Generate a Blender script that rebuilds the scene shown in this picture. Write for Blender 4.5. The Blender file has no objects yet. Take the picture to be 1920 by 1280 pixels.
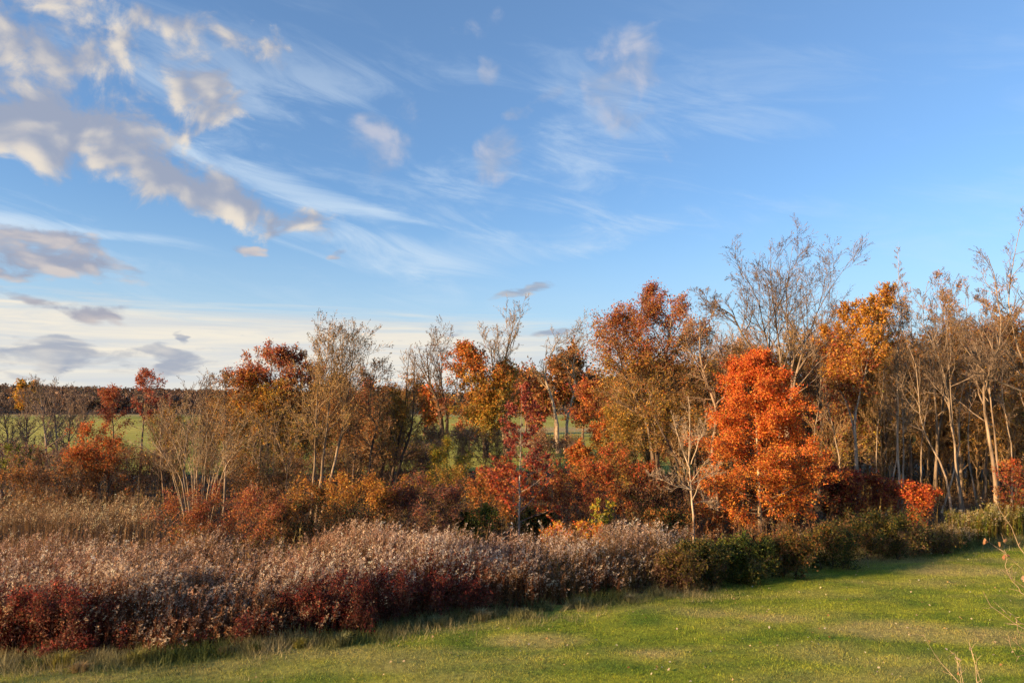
import bpy, math
import numpy as np
from mathutils import Vector

# ------------------------------------------------------------------ camera
scene = bpy.context.scene
PITCH = math.radians(4.94)
CAM_H = 5.4
FPX = 1387.0                      # focal length in pixels of a 1920 px wide frame
cam_data = bpy.data.cameras.new('camera')
cam = bpy.data.objects.new('camera', cam_data)
scene.collection.objects.link(cam)
cam.location = (0, 0, CAM_H)
cam.rotation_euler = (math.pi / 2 + PITCH, 0, 0)
cam_data.sensor_width = 36.0
cam_data.lens = 26.0
cam_data.clip_start = 0.1
cam_data.clip_end = 6000
scene.camera = cam

SUN_AZ = math.radians(-117)       # measured from +Y towards +X: left, a little behind the viewer
SUN_EL = math.radians(12.5)

# ------------------------------------------------------------------ exposure
vs = scene.view_settings
vs.view_transform = 'Standard'
vs.look = 'None'
vs.exposure = 1.25
vs.gamma = 1.0
vs.use_curve_mapping = False
scene.cycles.max_bounces = 6
scene.cycles.diffuse_bounces = 3
scene.cycles.glossy_bounces = 2
scene.cycles.transmission_bounces = 3
scene.cycles.caustics_reflective = False
scene.cycles.caustics_refractive = False
scene.cycles.use_denoising = True
scene.cycles.denoiser = 'OPENIMAGEDENOISE'
scene.cycles.denoising_input_passes = 'RGB_ALBEDO_NORMAL'

# ------------------------------------------------------------------ sky
world = bpy.data.worlds.new('World')
scene.world = world
world.use_nodes = True
wt = world.node_tree
wt.nodes.clear()


class S:
    """a node socket with arithmetic"""
    def __init__(self, sock):
        self.s = sock

    def _op(self, other, op, rev=False):
        return M(op, other, self) if rev else M(op, self, other)
    def __add__(self, o): return self._op(o, 'ADD')
    def __radd__(self, o): return self._op(o, 'ADD')
    def __sub__(self, o): return self._op(o, 'SUBTRACT')
    def __rsub__(self, o): return self._op(o, 'SUBTRACT', True)
    def __mul__(self, o): return self._op(o, 'MULTIPLY')
    def __rmul__(self, o): return self._op(o, 'MULTIPLY')
    def __truediv__(self, o): return self._op(o, 'DIVIDE')


def put(tree, sock, v):
    if isinstance(v, S):
        tree.links.new(v.s, sock)
    elif hasattr(v, 'is_output'):
        tree.links.new(v, sock)
    else:
        sock.default_value = v


def M(op, a, b=None, c=None):
    n = wt.nodes.new('ShaderNodeMath')
    n.operation = op
    put(wt, n.inputs[0], a)
    if b is not None:
        put(wt, n.inputs[1], b)
    if c is not None:
        put(wt, n.inputs[2], c)
    return S(n.outputs[0])


def sstep(v, lo, hi):
    n = wt.nodes.new('ShaderNodeMapRange')
    n.interpolation_type = 'SMOOTHSTEP'
    put(wt, n.inputs[0], v)
    put(wt, n.inputs[1], lo)
    put(wt, n.inputs[2], hi)
    return S(n.outputs[0])


def xyz(x, y, z):
    n = wt.nodes.new('ShaderNodeCombineXYZ')
    put(wt, n.inputs[0], x + z * 3.7); put(wt, n.inputs[1], y + z * 7.3)   # z only shifts the pattern
    return S(n.outputs[0])


def noise(vec, scale, detail=6, rough=0.55, dist=0.0, dim='2D'):
    n = wt.nodes.new('ShaderNodeTexNoise')
    n.noise_dimensions = dim
    put(wt, n.inputs['Vector'], vec)
    n.inputs['Scale'].default_value = scale
    n.inputs['Detail'].default_value = detail
    n.inputs['Roughness'].default_value = rough
    n.inputs['Distortion'].default_value = dist
    return S(n.outputs[0])


def cmix(f, a, b, mode='MIX'):
    n = wt.nodes.new('ShaderNodeMix')
    n.data_type = 'RGBA'
    n.blend_type = mode
    n.clamp_factor = True
    put(wt, n.inputs[0], f)
    for i, v in ((6, a), (7, b)):
        put(wt, n.inputs[i], (*v, 1) if isinstance(v, tuple) else v)
    return S(n.outputs[2])


def px_dir(px, py):
    """direction in the world of a point of the photograph"""
    xr, yr = (px - 960) / FPX, (640 - py) / FPX
    d = np.array([xr, math.cos(PITCH) - yr * math.sin(PITCH), math.sin(PITCH) + yr * math.cos(PITCH)])
    return d / np.linalg.norm(d)


def az_el(px, py):
    d = px_dir(px, py)
    return math.atan2(d[0], d[1]), math.asin(d[2])


tc = wt.nodes.new('ShaderNodeTexCoord')
sep = wt.nodes.new('ShaderNodeSeparateXYZ')
wt.links.new(tc.outputs['Generated'], sep.inputs[0])
DX, DY, DZ = (S(sep.outputs[i]) for i in range(3))
AZ = M('ARCTAN2', DX, DY)
EL = M('ARCSINE', M('MAXIMUM', M('MINIMUM', DZ, 1.0), -1.0))
dirv = S(tc.outputs['Generated'])

sky = wt.nodes.new('ShaderNodeTexSky')
sky.sky_type = 'NISHITA'
sky.sun_disc = False
sky.sun_elevation = SUN_EL
sky.sun_rotation = SUN_AZ
sky.altitude = 100
sky.air_density = 1.0
sky.dust_density = 0.6
sky.ozone_density = 2.2
base = cmix(1.0, S(sky.outputs[0]), (1.0, 1.0, 1.0), 'MULTIPLY')


def blobs(items, warp_u, warp_v):
    """soft union of tilted ellipses given by photo points; every one a place in the sky (azimuth, elevation)"""
    cn = wt.nodes.new('ShaderNodeCombineXYZ')
    put(wt, cn.inputs[0], warp_u); put(wt, cn.inputs[1], warp_v)
    out = None
    for px, py, rx, ry, rot, st in items:
        a0, e0 = az_el(px, py)
        mp = wt.nodes.new('ShaderNodeMapping')
        mp.vector_type = 'TEXTURE'
        wt.links.new(cn.outputs[0], mp.inputs[0])
        mp.inputs[1].default_value = (a0, e0, 0)
        mp.inputs[2].default_value = (0, 0, math.radians(rot))
        mp.inputs[3].default_value = (rx / FPX / math.cos(e0), ry / FPX, 1)
        dt = wt.nodes.new('ShaderNodeVectorMath')
        dt.operation = 'DOT_PRODUCT'
        wt.links.new(mp.outputs[0], dt.inputs[0])
        wt.links.new(mp.outputs[0], dt.inputs[1])
        m = st - S(dt.outputs['Value'])
        out = m if out is None else M('SMOOTH_MAX', out, m, 0.35)
    return out


def add_cloud(under, items, nscale, stretch, thresh, soft, lit, dark, opacity, sun_off, detail=7, namp=1.6, warp=0.07):
    v = xyz(AZ, EL * stretch, 0.37 * nscale)
    w = noise(xyz(AZ, EL * stretch, 4.1 + nscale), nscale * 0.8, 3, 0.5)
    m = blobs(items, AZ + (w - 0.5) * warp, EL + (w - 0.5) * (0.7 * warp))
    m = M('MAXIMUM', m, -1.2)
    n1 = noise(v, nscale, detail, 0.58, 0.25)
    n0 = noise(v, nscale, 2.5, 0.5, 0.25)
    n2 = noise(xyz(AZ + sun_off[0], (EL + sun_off[1]) * stretch, 0.37 * nscale), nscale, 2.5, 0.5, 0.25)
    d = m + (n1 - 0.5) * namp
    cover = sstep(d, thresh, thresh + soft)
    shade = sstep(n1 * 0.6 + n0 * 0.4 - n2 - d * 0.04, -0.12, 0.22)
    return cmix(cover * opacity, under, cmix(shade, dark, lit))
def lin(r, g, b, k=10.0 * 2 ** -1.25):
    f = lambda c: ((c / 255 + 0.055) / 1.055) ** 2.4 if c > 10 else c / 255 / 12.92
    return (f(r) * k, f(g) * k, f(b) * k)


# colour of the clear sky: Nishita, a little deeper blue overhead as on that afternoon
blue = cmix(sstep(EL, 0.02, 0.62), (0.58, 0.74, 0.93), (0.84, 0.93, 1.05))
base = cmix(1.0, base, blue, 'MULTIPLY')

pale = 1.0 - sstep(EL, 0.0, 0.30)
base = cmix(pale * 0.55, base, lin(196, 222, 240))
# cirrus: long streaks, combed from upper left to lower right
c_, s_ = math.cos(math.radians(-14)), math.sin(math.radians(-14))
SU = AZ * c_ + EL * s_
SV = EL * c_ - AZ * s_
st1 = noise(xyz(SU * 1.6, SV * 8.0, 2.0), 3.2, 10, 0.66, 0.5)
st2 = noise(xyz(AZ * 1.0, EL * 3.0, 7.0), 2.4, 5, 0.5, 0.3)
band = sstep(EL, 0.08, 0.22) * (1.0 - sstep(EL, 0.36, 0.62) * 0.75)
cir = sstep(st1 + (st2 - 0.5) * 1.2, 0.47, 1.0) * band * (1.0 - sstep(AZ, 0.0, 0.5) * 0.55)
col = cmix(cir * (0.5 - 0.34 * sstep(EL, 0.34, 0.50)), base, lin(222, 236, 248))
# one long bright streak falling from the big cloud to the right
col = cmix(sstep(blobs([(480, 330, 330, 34, -14.5, 1.0), (690, 395, 190, 14, -11, 0.9), (160, 432, 290, 17, -2, 0.9),
                        (840, 480, 300, 62, 3, 0.9), (620, 440, 300, 30, -6, 0.7), (1150, 430, 320, 50, 8, 0.55), (1500, 470, 300, 40, 4, 0.4)],
                       AZ + (noise(xyz(AZ, EL * 4, 1.0), 6.0, 4) - 0.5) * 0.03, EL + (noise(xyz(AZ, EL * 4, 3.0), 5.0, 4) - 0.5) * 0.025)
                 + (st1 - 0.5) * 1.7, 0.15, 1.3) * 0.62, col, lin(214, 232, 248))

# pale cream veil along the horizon, brightest towards the sun on the left, with a combed upper edge
edge = (AZ + 0.605) * -0.026 + 0.134
vn = noise(xyz(AZ * 1.5, EL * 30.0, 3.3), 2.2, 7, 0.66, 0.4)
veil_e = sstep(edge - EL + (vn - 0.5) * 0.05, -0.004, 0.030)
left = 1.0 - sstep(AZ, -0.18, 0.46)
veil = veil_e * (left * 0.60 + 0.34) + sstep(edge - EL, -0.10, 0.12) * 0.2
vtex = sstep(noise(xyz(AZ * 2.0, EL * 30.0, 8.0), 2.5, 7, 0.62, 0.4), 0.30, 0.72)
vcol = cmix(left, lin(204, 220, 234), cmix(vtex, lin(218, 221, 222), lin(246, 238, 222)))
col = cmix(veil, col, vcol)

# low grey bars near the horizon
col = add_cloud(col, [(90, 665, 165, 28, -3, .8), (20, 690, 110, 20, 0, .6), (310, 672, 105, 22, -6, .75), (420, 655, 60, 16, -8, .45), (335, 636, 26, 7, 0, .6),
                      (1030, 632, 62, 12, 6, .8), (985, 549, 62, 14, 8, .8), (880, 620, 70, 10, 4, .4), (760, 634, 50, 8, 0, .4)],
                15.0, 3.0, 0.1, 0.7, lin(212, 209, 206), lin(156, 166, 186), 0.82, (-0.008, -0.006), namp=2.4)
col = add_cloud(col, [(90, 480, 150, 44, -14, .85), (190, 505, 100, 20, -8, .6), (20, 455, 80, 30, -14, .7), (200, 582, 60, 16, 2, .6), (100, 566, 115, 16, -14, .75), (140, 590, 50, 18, -20, .6),
                      (458, 476, 38, 16, -10, .75), (630, 480, 22, 9, 0, .6)],
                14.0, 2.2, 0.1, 0.75, lin(218, 204, 196), lin(158, 160, 178), 0.85, (-0.008, -0.009), namp=2.4)
# thin pinkish scraps high up
col = add_cloud(col, [(710, 278, 78, 66, 20, .95), (700, 215, 40, 24, 0, .45), (790, 208, 50, 36, 0, .5), (930, 300, 66, 52, 30, .8), (965, 285, 36, 24, 0, .5), (918, 130, 34, 30, 0, .6),
                      (1030, 182, 62, 18, 22, .6), (1172, 130, 84, 66, 20, .9), (1105, 125, 40, 46, 40, .5), (1175, 215, 90, 46, 0, .6), (970, 215, 26, 20, 0, .5),
                      (1240, 300, 60, 34, 0, .1), (880, 55, 80, 34, 10, .35)],
                15.0, 1.2, -0.05, 1.2, lin(205, 205, 216), lin(160, 176, 204), 0.75, (-0.012, -0.012), namp=2.4)
# the big broken cumulus, upper left
col = add_cloud(col, [(150, 105, 150, 92, -14, 1.0), (90, 225, 190, 100, -12, 1.1), (215, 255, 160, 88, -24, 1.0), (370, 165, 100, 88, -38, .75), (470, 78, 110, 48, -8, .55), (420, 235, 60, 44, -30, .55),
                      (0, 150, 90, 70, 0, .9), (180, 190, 240, 120, -25, .8), (0, 275, 34, 26, 0, .9), (262, 318, 42, 40, 0, .85), (385, 352, 115, 52, -26, 1.2), (455, 388, 62, 42, 0, 1.0), (555, 415, 80, 36, -12, .9),
                      (320, 40, 80, 44, 0, .4), (60, 30, 110, 50, 0, .55), (-120, 120, 180, 110, 0, 1.0), (-150, 280, 150, 60, 0, .7)],
                12.0, 1.25, 0.08, 0.95, lin(242, 229, 211), lin(160, 168, 188), 0.92, (-0.011, -0.013), detail=10, namp=4.2, warp=0.05)
# the same weather elsewhere round the sky: loose scraps
far = sstep(M('ABSOLUTE', AZ), 0.75, 1.0)
ow = noise(dirv, 2.6, 6, 0.58, 0.4, '3D')
col = cmix(sstep(ow, 0.56, 0.72) * far * sstep(EL, 0.05, 0.2) * 0.8, col, lin(196, 196, 206))

bg = wt.nodes.new('ShaderNodeBackground')
put(wt, bg.inputs[0], col)
bg.inputs[1].default_value = 0.1
wo = wt.nodes.new('ShaderNodeOutputWorld')
wt.links.new(bg.outputs[0], wo.inputs[0])
world.cycles.sampling_method = 'MANUAL'
world.cycles.sample_map_resolution = 512

# ------------------------------------------------------------------ sun
sun_data = bpy.data.lights.new('sun', 'SUN')
sun_data.energy = 5.0
sun_data.angle = math.radians(0.5)
sun_data.color = (1.0, 0.655, 0.34)
sun = bpy.data.objects.new('sun', sun_data)
scene.collection.objects.link(sun)
to_sun = Vector((math.sin(SUN_AZ) * math.cos(SUN_EL), math.cos(SUN_AZ) * math.cos(SUN_EL), math.sin(SUN_EL)))
sun.rotation_euler = to_sun.to_track_quat('Z', 'Y').to_euler()
sun.location = to_sun * 60
scene.cycles.use_adaptive_sampling = True
scene.cycles.adaptive_threshold = 0.02
scene.cycles.adaptive_min_samples = 12

# ------------------------------------------------------------------ helpers
C = scene.collection
UP = np.array([0.0, 0.0, 1.0])


def norm(v):
    return v / np.maximum(np.linalg.norm(v, axis=-1, keepdims=True), 1e-9)


def at(px, py, d):
    """the point at distance d (along +Y) that stands at that place of the photograph"""
    v = px_dir(px, py)
    return np.array([0, 0, CAM_H]) + v * (d / v[1])


def gx(px, d):
    return at(px, 760, d)[0]


def ground_at(px, py):
    v = px_dir(px, py)
    return np.array([0, 0, CAM_H]) + v * (-CAM_H / v[2])


def hash2(ix, iy, seed):
    h = (ix.astype(np.int64) * 374761393 + iy.astype(np.int64) * 668265263 + seed * 974711) & 0xffffffff
    h = ((h ^ (h >> 13)) * 1274126177) & 0xffffffff
    return ((h ^ (h >> 16)) & 0xffff) / 65535.0


def vnoise(x, y, seed=0):
    x = np.asarray(x, float); y = np.asarray(y, float)
    ix, iy = np.floor(x), np.floor(y)
    fx, fy = x - ix, y - iy
    fx = fx * fx * (3 - 2 * fx); fy = fy * fy * (3 - 2 * fy)
    a, b = hash2(ix, iy, seed), hash2(ix + 1, iy, seed)
    c, d = hash2(ix, iy + 1, seed), hash2(ix + 1, iy + 1, seed)
    return (a * (1 - fx) + b * fx) * (1 - fy) + (c * (1 - fx) + d * fx) * fy


def fbm(x, y, seed=0, octv=4):
    s, a, t = 0, 1.0, 0
    for o in range(octv):
        s = s + a * vnoise(x * 2 ** o, y * 2 ** o, seed + 17 * o)
        t += a; a *= 0.55
    return s / t


def rgb(r, g, b):
    return np.array(lin(r, g, b, 1.0))


# ------------------------------------------------------------------ materials
def new_mat(name):
    m = bpy.data.materials.new(name)
    m.use_nodes = True
    nt = m.node_tree
    nt.nodes.clear()
    out = nt.nodes.new('ShaderNodeOutputMaterial')
    return m, nt, out


def mat_leaf(name, trans=0.3, gloss=0.25):
    m, nt, out = new_mat(name)
    at_ = nt.nodes.new('ShaderNodeAttribute'); at_.attribute_name = 'Col'
    pr = nt.nodes.new('ShaderNodeBsdfPrincipled')
    pr.inputs['Roughness'].default_value = 0.6
    pr.inputs['Specular IOR Level'].default_value = gloss
    nt.links.new(at_.outputs['Color'], pr.inputs['Base Color'])
    tr = nt.nodes.new('ShaderNodeBsdfTranslucent')
    nt.links.new(at_.outputs['Color'], tr.inputs['Color'])
    mx = nt.nodes.new('ShaderNodeMixShader'); mx.inputs[0].default_value = trans
    nt.links.new(pr.outputs[0], mx.inputs[1]); nt.links.new(tr.outputs[0], mx.inputs[2])
    nt.links.new(mx.outputs[0], out.inputs[0])
    return m


def mat_attr(name, rough=0.9, nscale=14.0, amt=0.5, bump=0.25, stretch=(1, 1, 0.25), spec=0.15):
    """vertex tint, broken up by procedural noise in object space"""
    m, nt, out = new_mat(name)
    at_ = nt.nodes.new('ShaderNodeAttribute'); at_.attribute_name = 'Col'
    geo = nt.nodes.new('ShaderNodeTexCoord')
    mp = nt.nodes.new('ShaderNodeMapping'); mp.inputs[3].default_value = stretch
    nt.links.new(geo.outputs['Object'], mp.inputs[0])
    nz = nt.nodes.new('ShaderNodeTexNoise'); nz.inputs['Scale'].default_value = nscale; nz.inputs['Detail'].default_value = 5
    nt.links.new(mp.outputs[0], nz.inputs['Vector'])
    mr = nt.nodes.new('ShaderNodeMapRange')
    mr.inputs[1].default_value = 0.3; mr.inputs[2].default_value = 0.7
    mr.inputs[3].default_value = 1 - amt; mr.inputs[4].default_value = 1 + amt
    nt.links.new(nz.outputs[0], mr.inputs[0])
    ml = nt.nodes.new('ShaderNodeMix'); ml.data_type = 'RGBA'; ml.blend_type = 'MULTIPLY'; ml.inputs[0].default_value = 1
    nt.links.new(at_.outputs['Color'], ml.inputs[6]); nt.links.new(mr.outputs[0], ml.inputs[7])
    pr = nt.nodes.new('ShaderNodeBsdfPrincipled')
    pr.inputs['Roughness'].default_value = rough
    pr.inputs['Specular IOR Level'].default_value = spec
    nt.links.new(ml.outputs[2], pr.inputs['Base Color'])
    if bump:
        bp = nt.nodes.new('ShaderNodeBump'); bp.inputs['Strength'].default_value = bump; bp.inputs['Distance'].default_value = 0.03
        nt.links.new(nz.outputs[0], bp.inputs['Height']); nt.links.new(bp.outputs[0], pr.inputs['Normal'])
    nt.links.new(pr.outputs[0], out.inputs[0])
    return m


LEAF = mat_leaf('autumn_leaf', 0.42)
DRY = mat_leaf('dry_stem_and_plume', 0.25, 0.1)
GRASS = mat_leaf('grass_blade', 0.35, 0.2)
BARK = mat_attr('bark', 0.92, 5.0, 0.62, 0.8)
TWIG = mat_attr('twig_bark', 0.9, 3.0, 0.3, 0.0)
GROUND = mat_attr('soil_and_litter', 0.97, 6.0, 0.5, 0.6, (1, 1, 1))
LAWN = mat_attr('mown_turf', 0.95, 9.0, 0.35, 0.5, (1, 1, 1))
FIELD = mat_attr('pasture', 0.97, 0.25, 0.25, 0.3, (1, 1, 1))
STONE = mat_attr('pale_stone', 0.9, 4.0, 0.2, 0.4, (1, 1, 1))
WOOD = mat_attr('weathered_wood', 0.85, 6.0, 0.3, 0.3, (0.2, 1, 1))


# ------------------------------------------------------------------ mesh accumulator
class Acc:
    def __init__(self):
        self.v, self.c, self.q, self.qm, self.t, self.tm, self.n = [], [], [], [], [], [], 0

    def add(self, v, col, quads=None, tris=None, mat=0):
        v = np.asarray(v, np.float32).reshape(-1, 3)
        col = np.asarray(col, np.float32)
        if col.ndim == 1:
            col = np.broadcast_to(col, v.shape)
        self.v.append(v); self.c.append(col.reshape(-1, 3))
        if quads is not None and len(quads):
            self.q.append(np.asarray(quads) + self.n); self.qm.append(np.full(len(quads), mat))
        if tris is not None and len(tris):
            self.t.append(np.asarray(tris) + self.n); self.tm.append(np.full(len(tris), mat))
        self.n += len(v)

    def build(self, name, mats, parent=None, origin=None, smooth=False):
        me = bpy.data.meshes.new(name)
        v = np.concatenate(self.v)
        if origin is not None:
            v = v - np.asarray(origin, np.float32)
        c = np.concatenate(self.c)
        q = np.concatenate(self.q) if self.q else np.zeros((0, 4), int)
        t = np.concatenate(self.t) if self.t else np.zeros((0, 3), int)
        me.vertices.add(len(v)); me.vertices.foreach_set('co', v.astype(np.float32).ravel())
        loops = np.concatenate([q.ravel(), t.ravel()]).astype(np.int32)
        me.loops.add(len(loops)); me.loops.foreach_set('vertex_index', loops)
        starts = np.concatenate([np.arange(len(q)) * 4, len(q) * 4 + np.arange(len(t)) * 3]).astype(np.int32)
        me.polygons.add(len(starts)); me.polygons.foreach_set('loop_start', starts)
        mi = np.concatenate((self.qm or [np.zeros(0)]) + (self.tm or [np.zeros(0)])).astype(np.int32)
        for m in mats:
            me.materials.append(m)
        if len(mats) > 1:
            me.polygons.foreach_set('material_index', mi)
        if smooth:
            me.polygons.foreach_set('use_smooth', np.ones(len(starts), bool))
        ca = me.color_attributes.new('Col', 'FLOAT_COLOR', 'POINT')
        ca.data.foreach_set('color', np.concatenate([c, np.ones((len(c), 1), np.float32)], 1).astype(np.float32).ravel())
        me.update(calc_edges=True)
        o = bpy.data.objects.new(name, me)
        C.objects.link(o)
        if parent is not None:
            o.parent = parent
        elif origin is not None:
            o.location = [float(a) for a in origin]
        STATS[name.split('.')[0]] = STATS.get(name.split('.')[0], 0) + 2 * len(q) + len(t)
        return o


STATS = {}


def thing(name, label, cat, loc, group=None):
    o = bpy.data.objects.new(name, None)
    C.objects.link(o)
    o.location = [float(a) for a in loc]
    o.empty_display_size = 0.3
    tag(o, label, cat, group)
    return o


def tag(o, label=None, cat=None, group=None, kind=None):
    if label: o['label'] = label
    if cat: o['category'] = cat
    if group: o['group'] = group
    if kind: o['kind'] = kind
    return o


def box_add(acc, x0, x1, y0, y1, z0, z1, col, mat=0, rot=0.0, origin=(0, 0)):
    v = np.array([[x, y, z] for z in (z0, z1) for y in (y0, y1) for x in (x0, x1)], float)
    if rot:
        c, s = math.cos(rot), math.sin(rot)
        x, y = v[:, 0] - origin[0], v[:, 1] - origin[1]
        v[:, 0], v[:, 1] = origin[0] + x * c - y * s, origin[1] + x * s + y * c
    q = [[0, 2, 3, 1], [4, 5, 7, 6], [0, 1, 5, 4], [2, 6, 7, 3], [0, 4, 6, 2], [1, 3, 7, 5]]
    acc.add(v, col, quads=q, mat=mat)


# ------------------------------------------------------------------ branches and leaves
def tubes(acc, P, R, K, col, rng, mat=0):
    """P (N,S+1,3) centre lines, R (N,S+1) radii -> K-sided tubes"""
    N, S1, _ = P.shape
    if N == 0:
        return
    T = np.empty_like(P)
    T[:, 1:-1] = P[:, 2:] - P[:, :-2]
    T[:, 0] = P[:, 1] - P[:, 0]; T[:, -1] = P[:, -1] - P[:, -2]
    T = norm(T)
    ref = norm(rng.normal(size=(N, 1, 3)))
    U = norm(np.cross(T, ref)); V = np.cross(T, U)
    if K == 2:      # a flat strip for the finest twigs
        v = P[:, :, None] + np.stack([U, -U], 2) * R[:, :, None, None] * 1.35
        idx = np.arange(N * S1 * 2).reshape(N, S1, 2)
        q = np.stack([idx[:, :-1, 0], idx[:, :-1, 1], idx[:, 1:, 1], idx[:, 1:, 0]], -1).reshape(-1, 4)
        cc = np.broadcast_to(col[:, None, None] if col.ndim == 2 else col, (N, S1, 2, 3))
        acc.add(v.reshape(-1, 3), cc.reshape(-1, 3), quads=q, mat=mat)
        return
    a = np.arange(K) * 2 * math.pi / K
    ring = U[:, :, None] * np.cos(a)[:, None] + V[:, :, None] * np.sin(a)[:, None]
    v = P[:, :, None] + ring * R[:, :, None, None]
    idx = np.arange(N * S1 * K).reshape(N, S1, K)
    q = np.stack([idx[:, :-1], np.roll(idx, -1, 2)[:, :-1], np.roll(idx, -1, 2)[:, 1:], idx[:, 1:]], -1).reshape(-1, 4)
    if col.ndim == 2:
        cc = np.broadcast_to(col[:, None, None], (N, S1, K, 3))
    else:
        cc = np.broadcast_to(col, (N, S1, K, 3))
    acc.add(v.reshape(-1, 3), cc.reshape(-1, 3), quads=q, mat=mat)


def grow(rng, pos, d, L, r, segs, gnarl, up, tip=0.25):
    N = len(pos)
    P = np.empty((N, segs + 1, 3)); P[:, 0] = pos
    d = norm(d)
    st = (L / segs)[:, None]
    for i in range(segs):
        d = norm(d + rng.normal(size=(N, 3)) * gnarl + UP * up)
        P[:, i + 1] = P[:, i] + d * st
    t = np.linspace(0, 1, segs + 1)
    R = r[:, None] * (1 - (1 - tip) * t)[None]
    return P, R


def sample(P, R, i, t):
    S_ = P.shape[1] - 1
    f = np.clip(t, 0, 0.9999) * S_
    k = f.astype(int); f = (f - k)[:, None]
    p = P[i, k] * (1 - f) + P[i, k + 1] * f
    r = R[i, k] * (1 - f[:, 0]) + R[i, k + 1] * f[:, 0]
    return p, norm(P[i, k + 1] - P[i, k]), r


def spawn(rng, P, R, n, t0, t1, ang, sd, az=None):
    """n children per branch, spread along it"""
    N = len(P)
    i = np.repeat(np.arange(N), n)
    j = np.tile(np.arange(n), N)
    t = t0 + (t1 - t0) * (j + rng.random(len(i))) / n
    p, T, r = sample(P, R, i, t)
    ref = norm(np.cross(T, norm(rng.normal(size=T.shape)) + 1e-3))
    a = np.radians(rng.normal(ang, sd, len(i)))[:, None]
    d = T * np.cos(a) + ref * np.sin(a)
    return i, t, p, d, r


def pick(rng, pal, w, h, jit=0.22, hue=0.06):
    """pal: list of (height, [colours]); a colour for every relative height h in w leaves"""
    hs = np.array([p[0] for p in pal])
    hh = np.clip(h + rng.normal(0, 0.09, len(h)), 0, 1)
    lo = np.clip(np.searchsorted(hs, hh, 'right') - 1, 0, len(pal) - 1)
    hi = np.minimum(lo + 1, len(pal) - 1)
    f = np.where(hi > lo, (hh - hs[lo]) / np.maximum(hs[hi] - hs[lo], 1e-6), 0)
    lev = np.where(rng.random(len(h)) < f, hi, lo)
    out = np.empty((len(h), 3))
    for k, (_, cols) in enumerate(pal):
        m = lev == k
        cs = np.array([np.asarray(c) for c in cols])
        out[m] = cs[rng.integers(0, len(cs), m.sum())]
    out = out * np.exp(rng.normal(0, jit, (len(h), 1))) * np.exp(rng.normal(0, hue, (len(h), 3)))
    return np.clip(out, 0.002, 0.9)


def leaf_quads(acc, rng, pos, axis, size, width, col, mat, droop=0.25, lobed=False, loose=0.8):
    N = len(pos)
    if N == 0:
        return
    a = norm(axis + rng.normal(size=(N, 3)) * loose - UP * droop)
    b = norm(np.cross(a, norm(rng.normal(size=(N, 3)))))
    n = np.cross(a, b)
    s = size[:, None]
    w = width * s
    if not lobed:
        v = np.stack([pos + b * w, pos + a * s, pos - b * w * 0.8 + n * s * 0.15], 1)
        acc.add(v.reshape(-1, 3), np.repeat(col, 3, 0), tris=np.arange(N * 3).reshape(N, 3), mat=mat)
        return
    v = np.stack([pos, pos + a * s * 0.45 + b * w + n * s * 0.12, pos + a * s, pos + a * s * 0.5 - b * w + n * s * 0.12], 1)
    q = np.arange(N * 4).reshape(N, 4)
    acc.add(v.reshape(-1, 3), np.repeat(col, 4, 0), quads=q, mat=mat)


def smooth_path(pts, n):
    pts = np.asarray(pts, float)
    if len(pts) == 2:
        return pts[0] + (pts[1] - pts[0]) * np.linspace(0, 1, n + 1)[:, None]
    e = np.vstack([2 * pts[0] - pts[1], pts, 2 * pts[-1] - pts[-2]])
    seg = np.linalg.norm(np.diff(pts, axis=0), axis=1)
    cum = np.concatenate([[0], np.cumsum(seg)])
    out = []
    for u in np.linspace(0, cum[-1], n + 1):
        k = min(np.searchsorted(cum, u, 'right') - 1, len(pts) - 2)
        f = (u - cum[k]) / seg[k]
        p0, p1, p2, p3 = e[k], e[k + 1], e[k + 2], e[k + 3]
        out.append(0.5 * (2 * p1 + (p2 - p0) * f + (2 * p0 - 5 * p1 + 4 * p2 - p3) * f * f + (3 * p1 - p0 - 3 * p2 + p3) * f ** 3))
    return np.array(out)


PROFILE = {
    'round': lambda u: 0.24 + 0.76 * np.sin(np.pi * np.clip(u * 0.85 + 0.15, 0, 1)),
    'cone': lambda u: np.maximum(1.02 - u, 0.08) ** 0.75,
    'oval': lambda u: np.clip(np.minimum(0.80 + u * 1.3, 1.0), 0, 1) * np.maximum(1.03 - u, 0.05) ** 0.53,
    'limb': lambda u: np.maximum(1.06 - u, 0.28) ** 0.6,
    'vase': lambda u: 0.55 + 0.5 * u,
    'dome': lambda u: np.sqrt(np.maximum(1 - u * u, 0.05)),
    'even': lambda u: np.ones_like(u),
}


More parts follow.
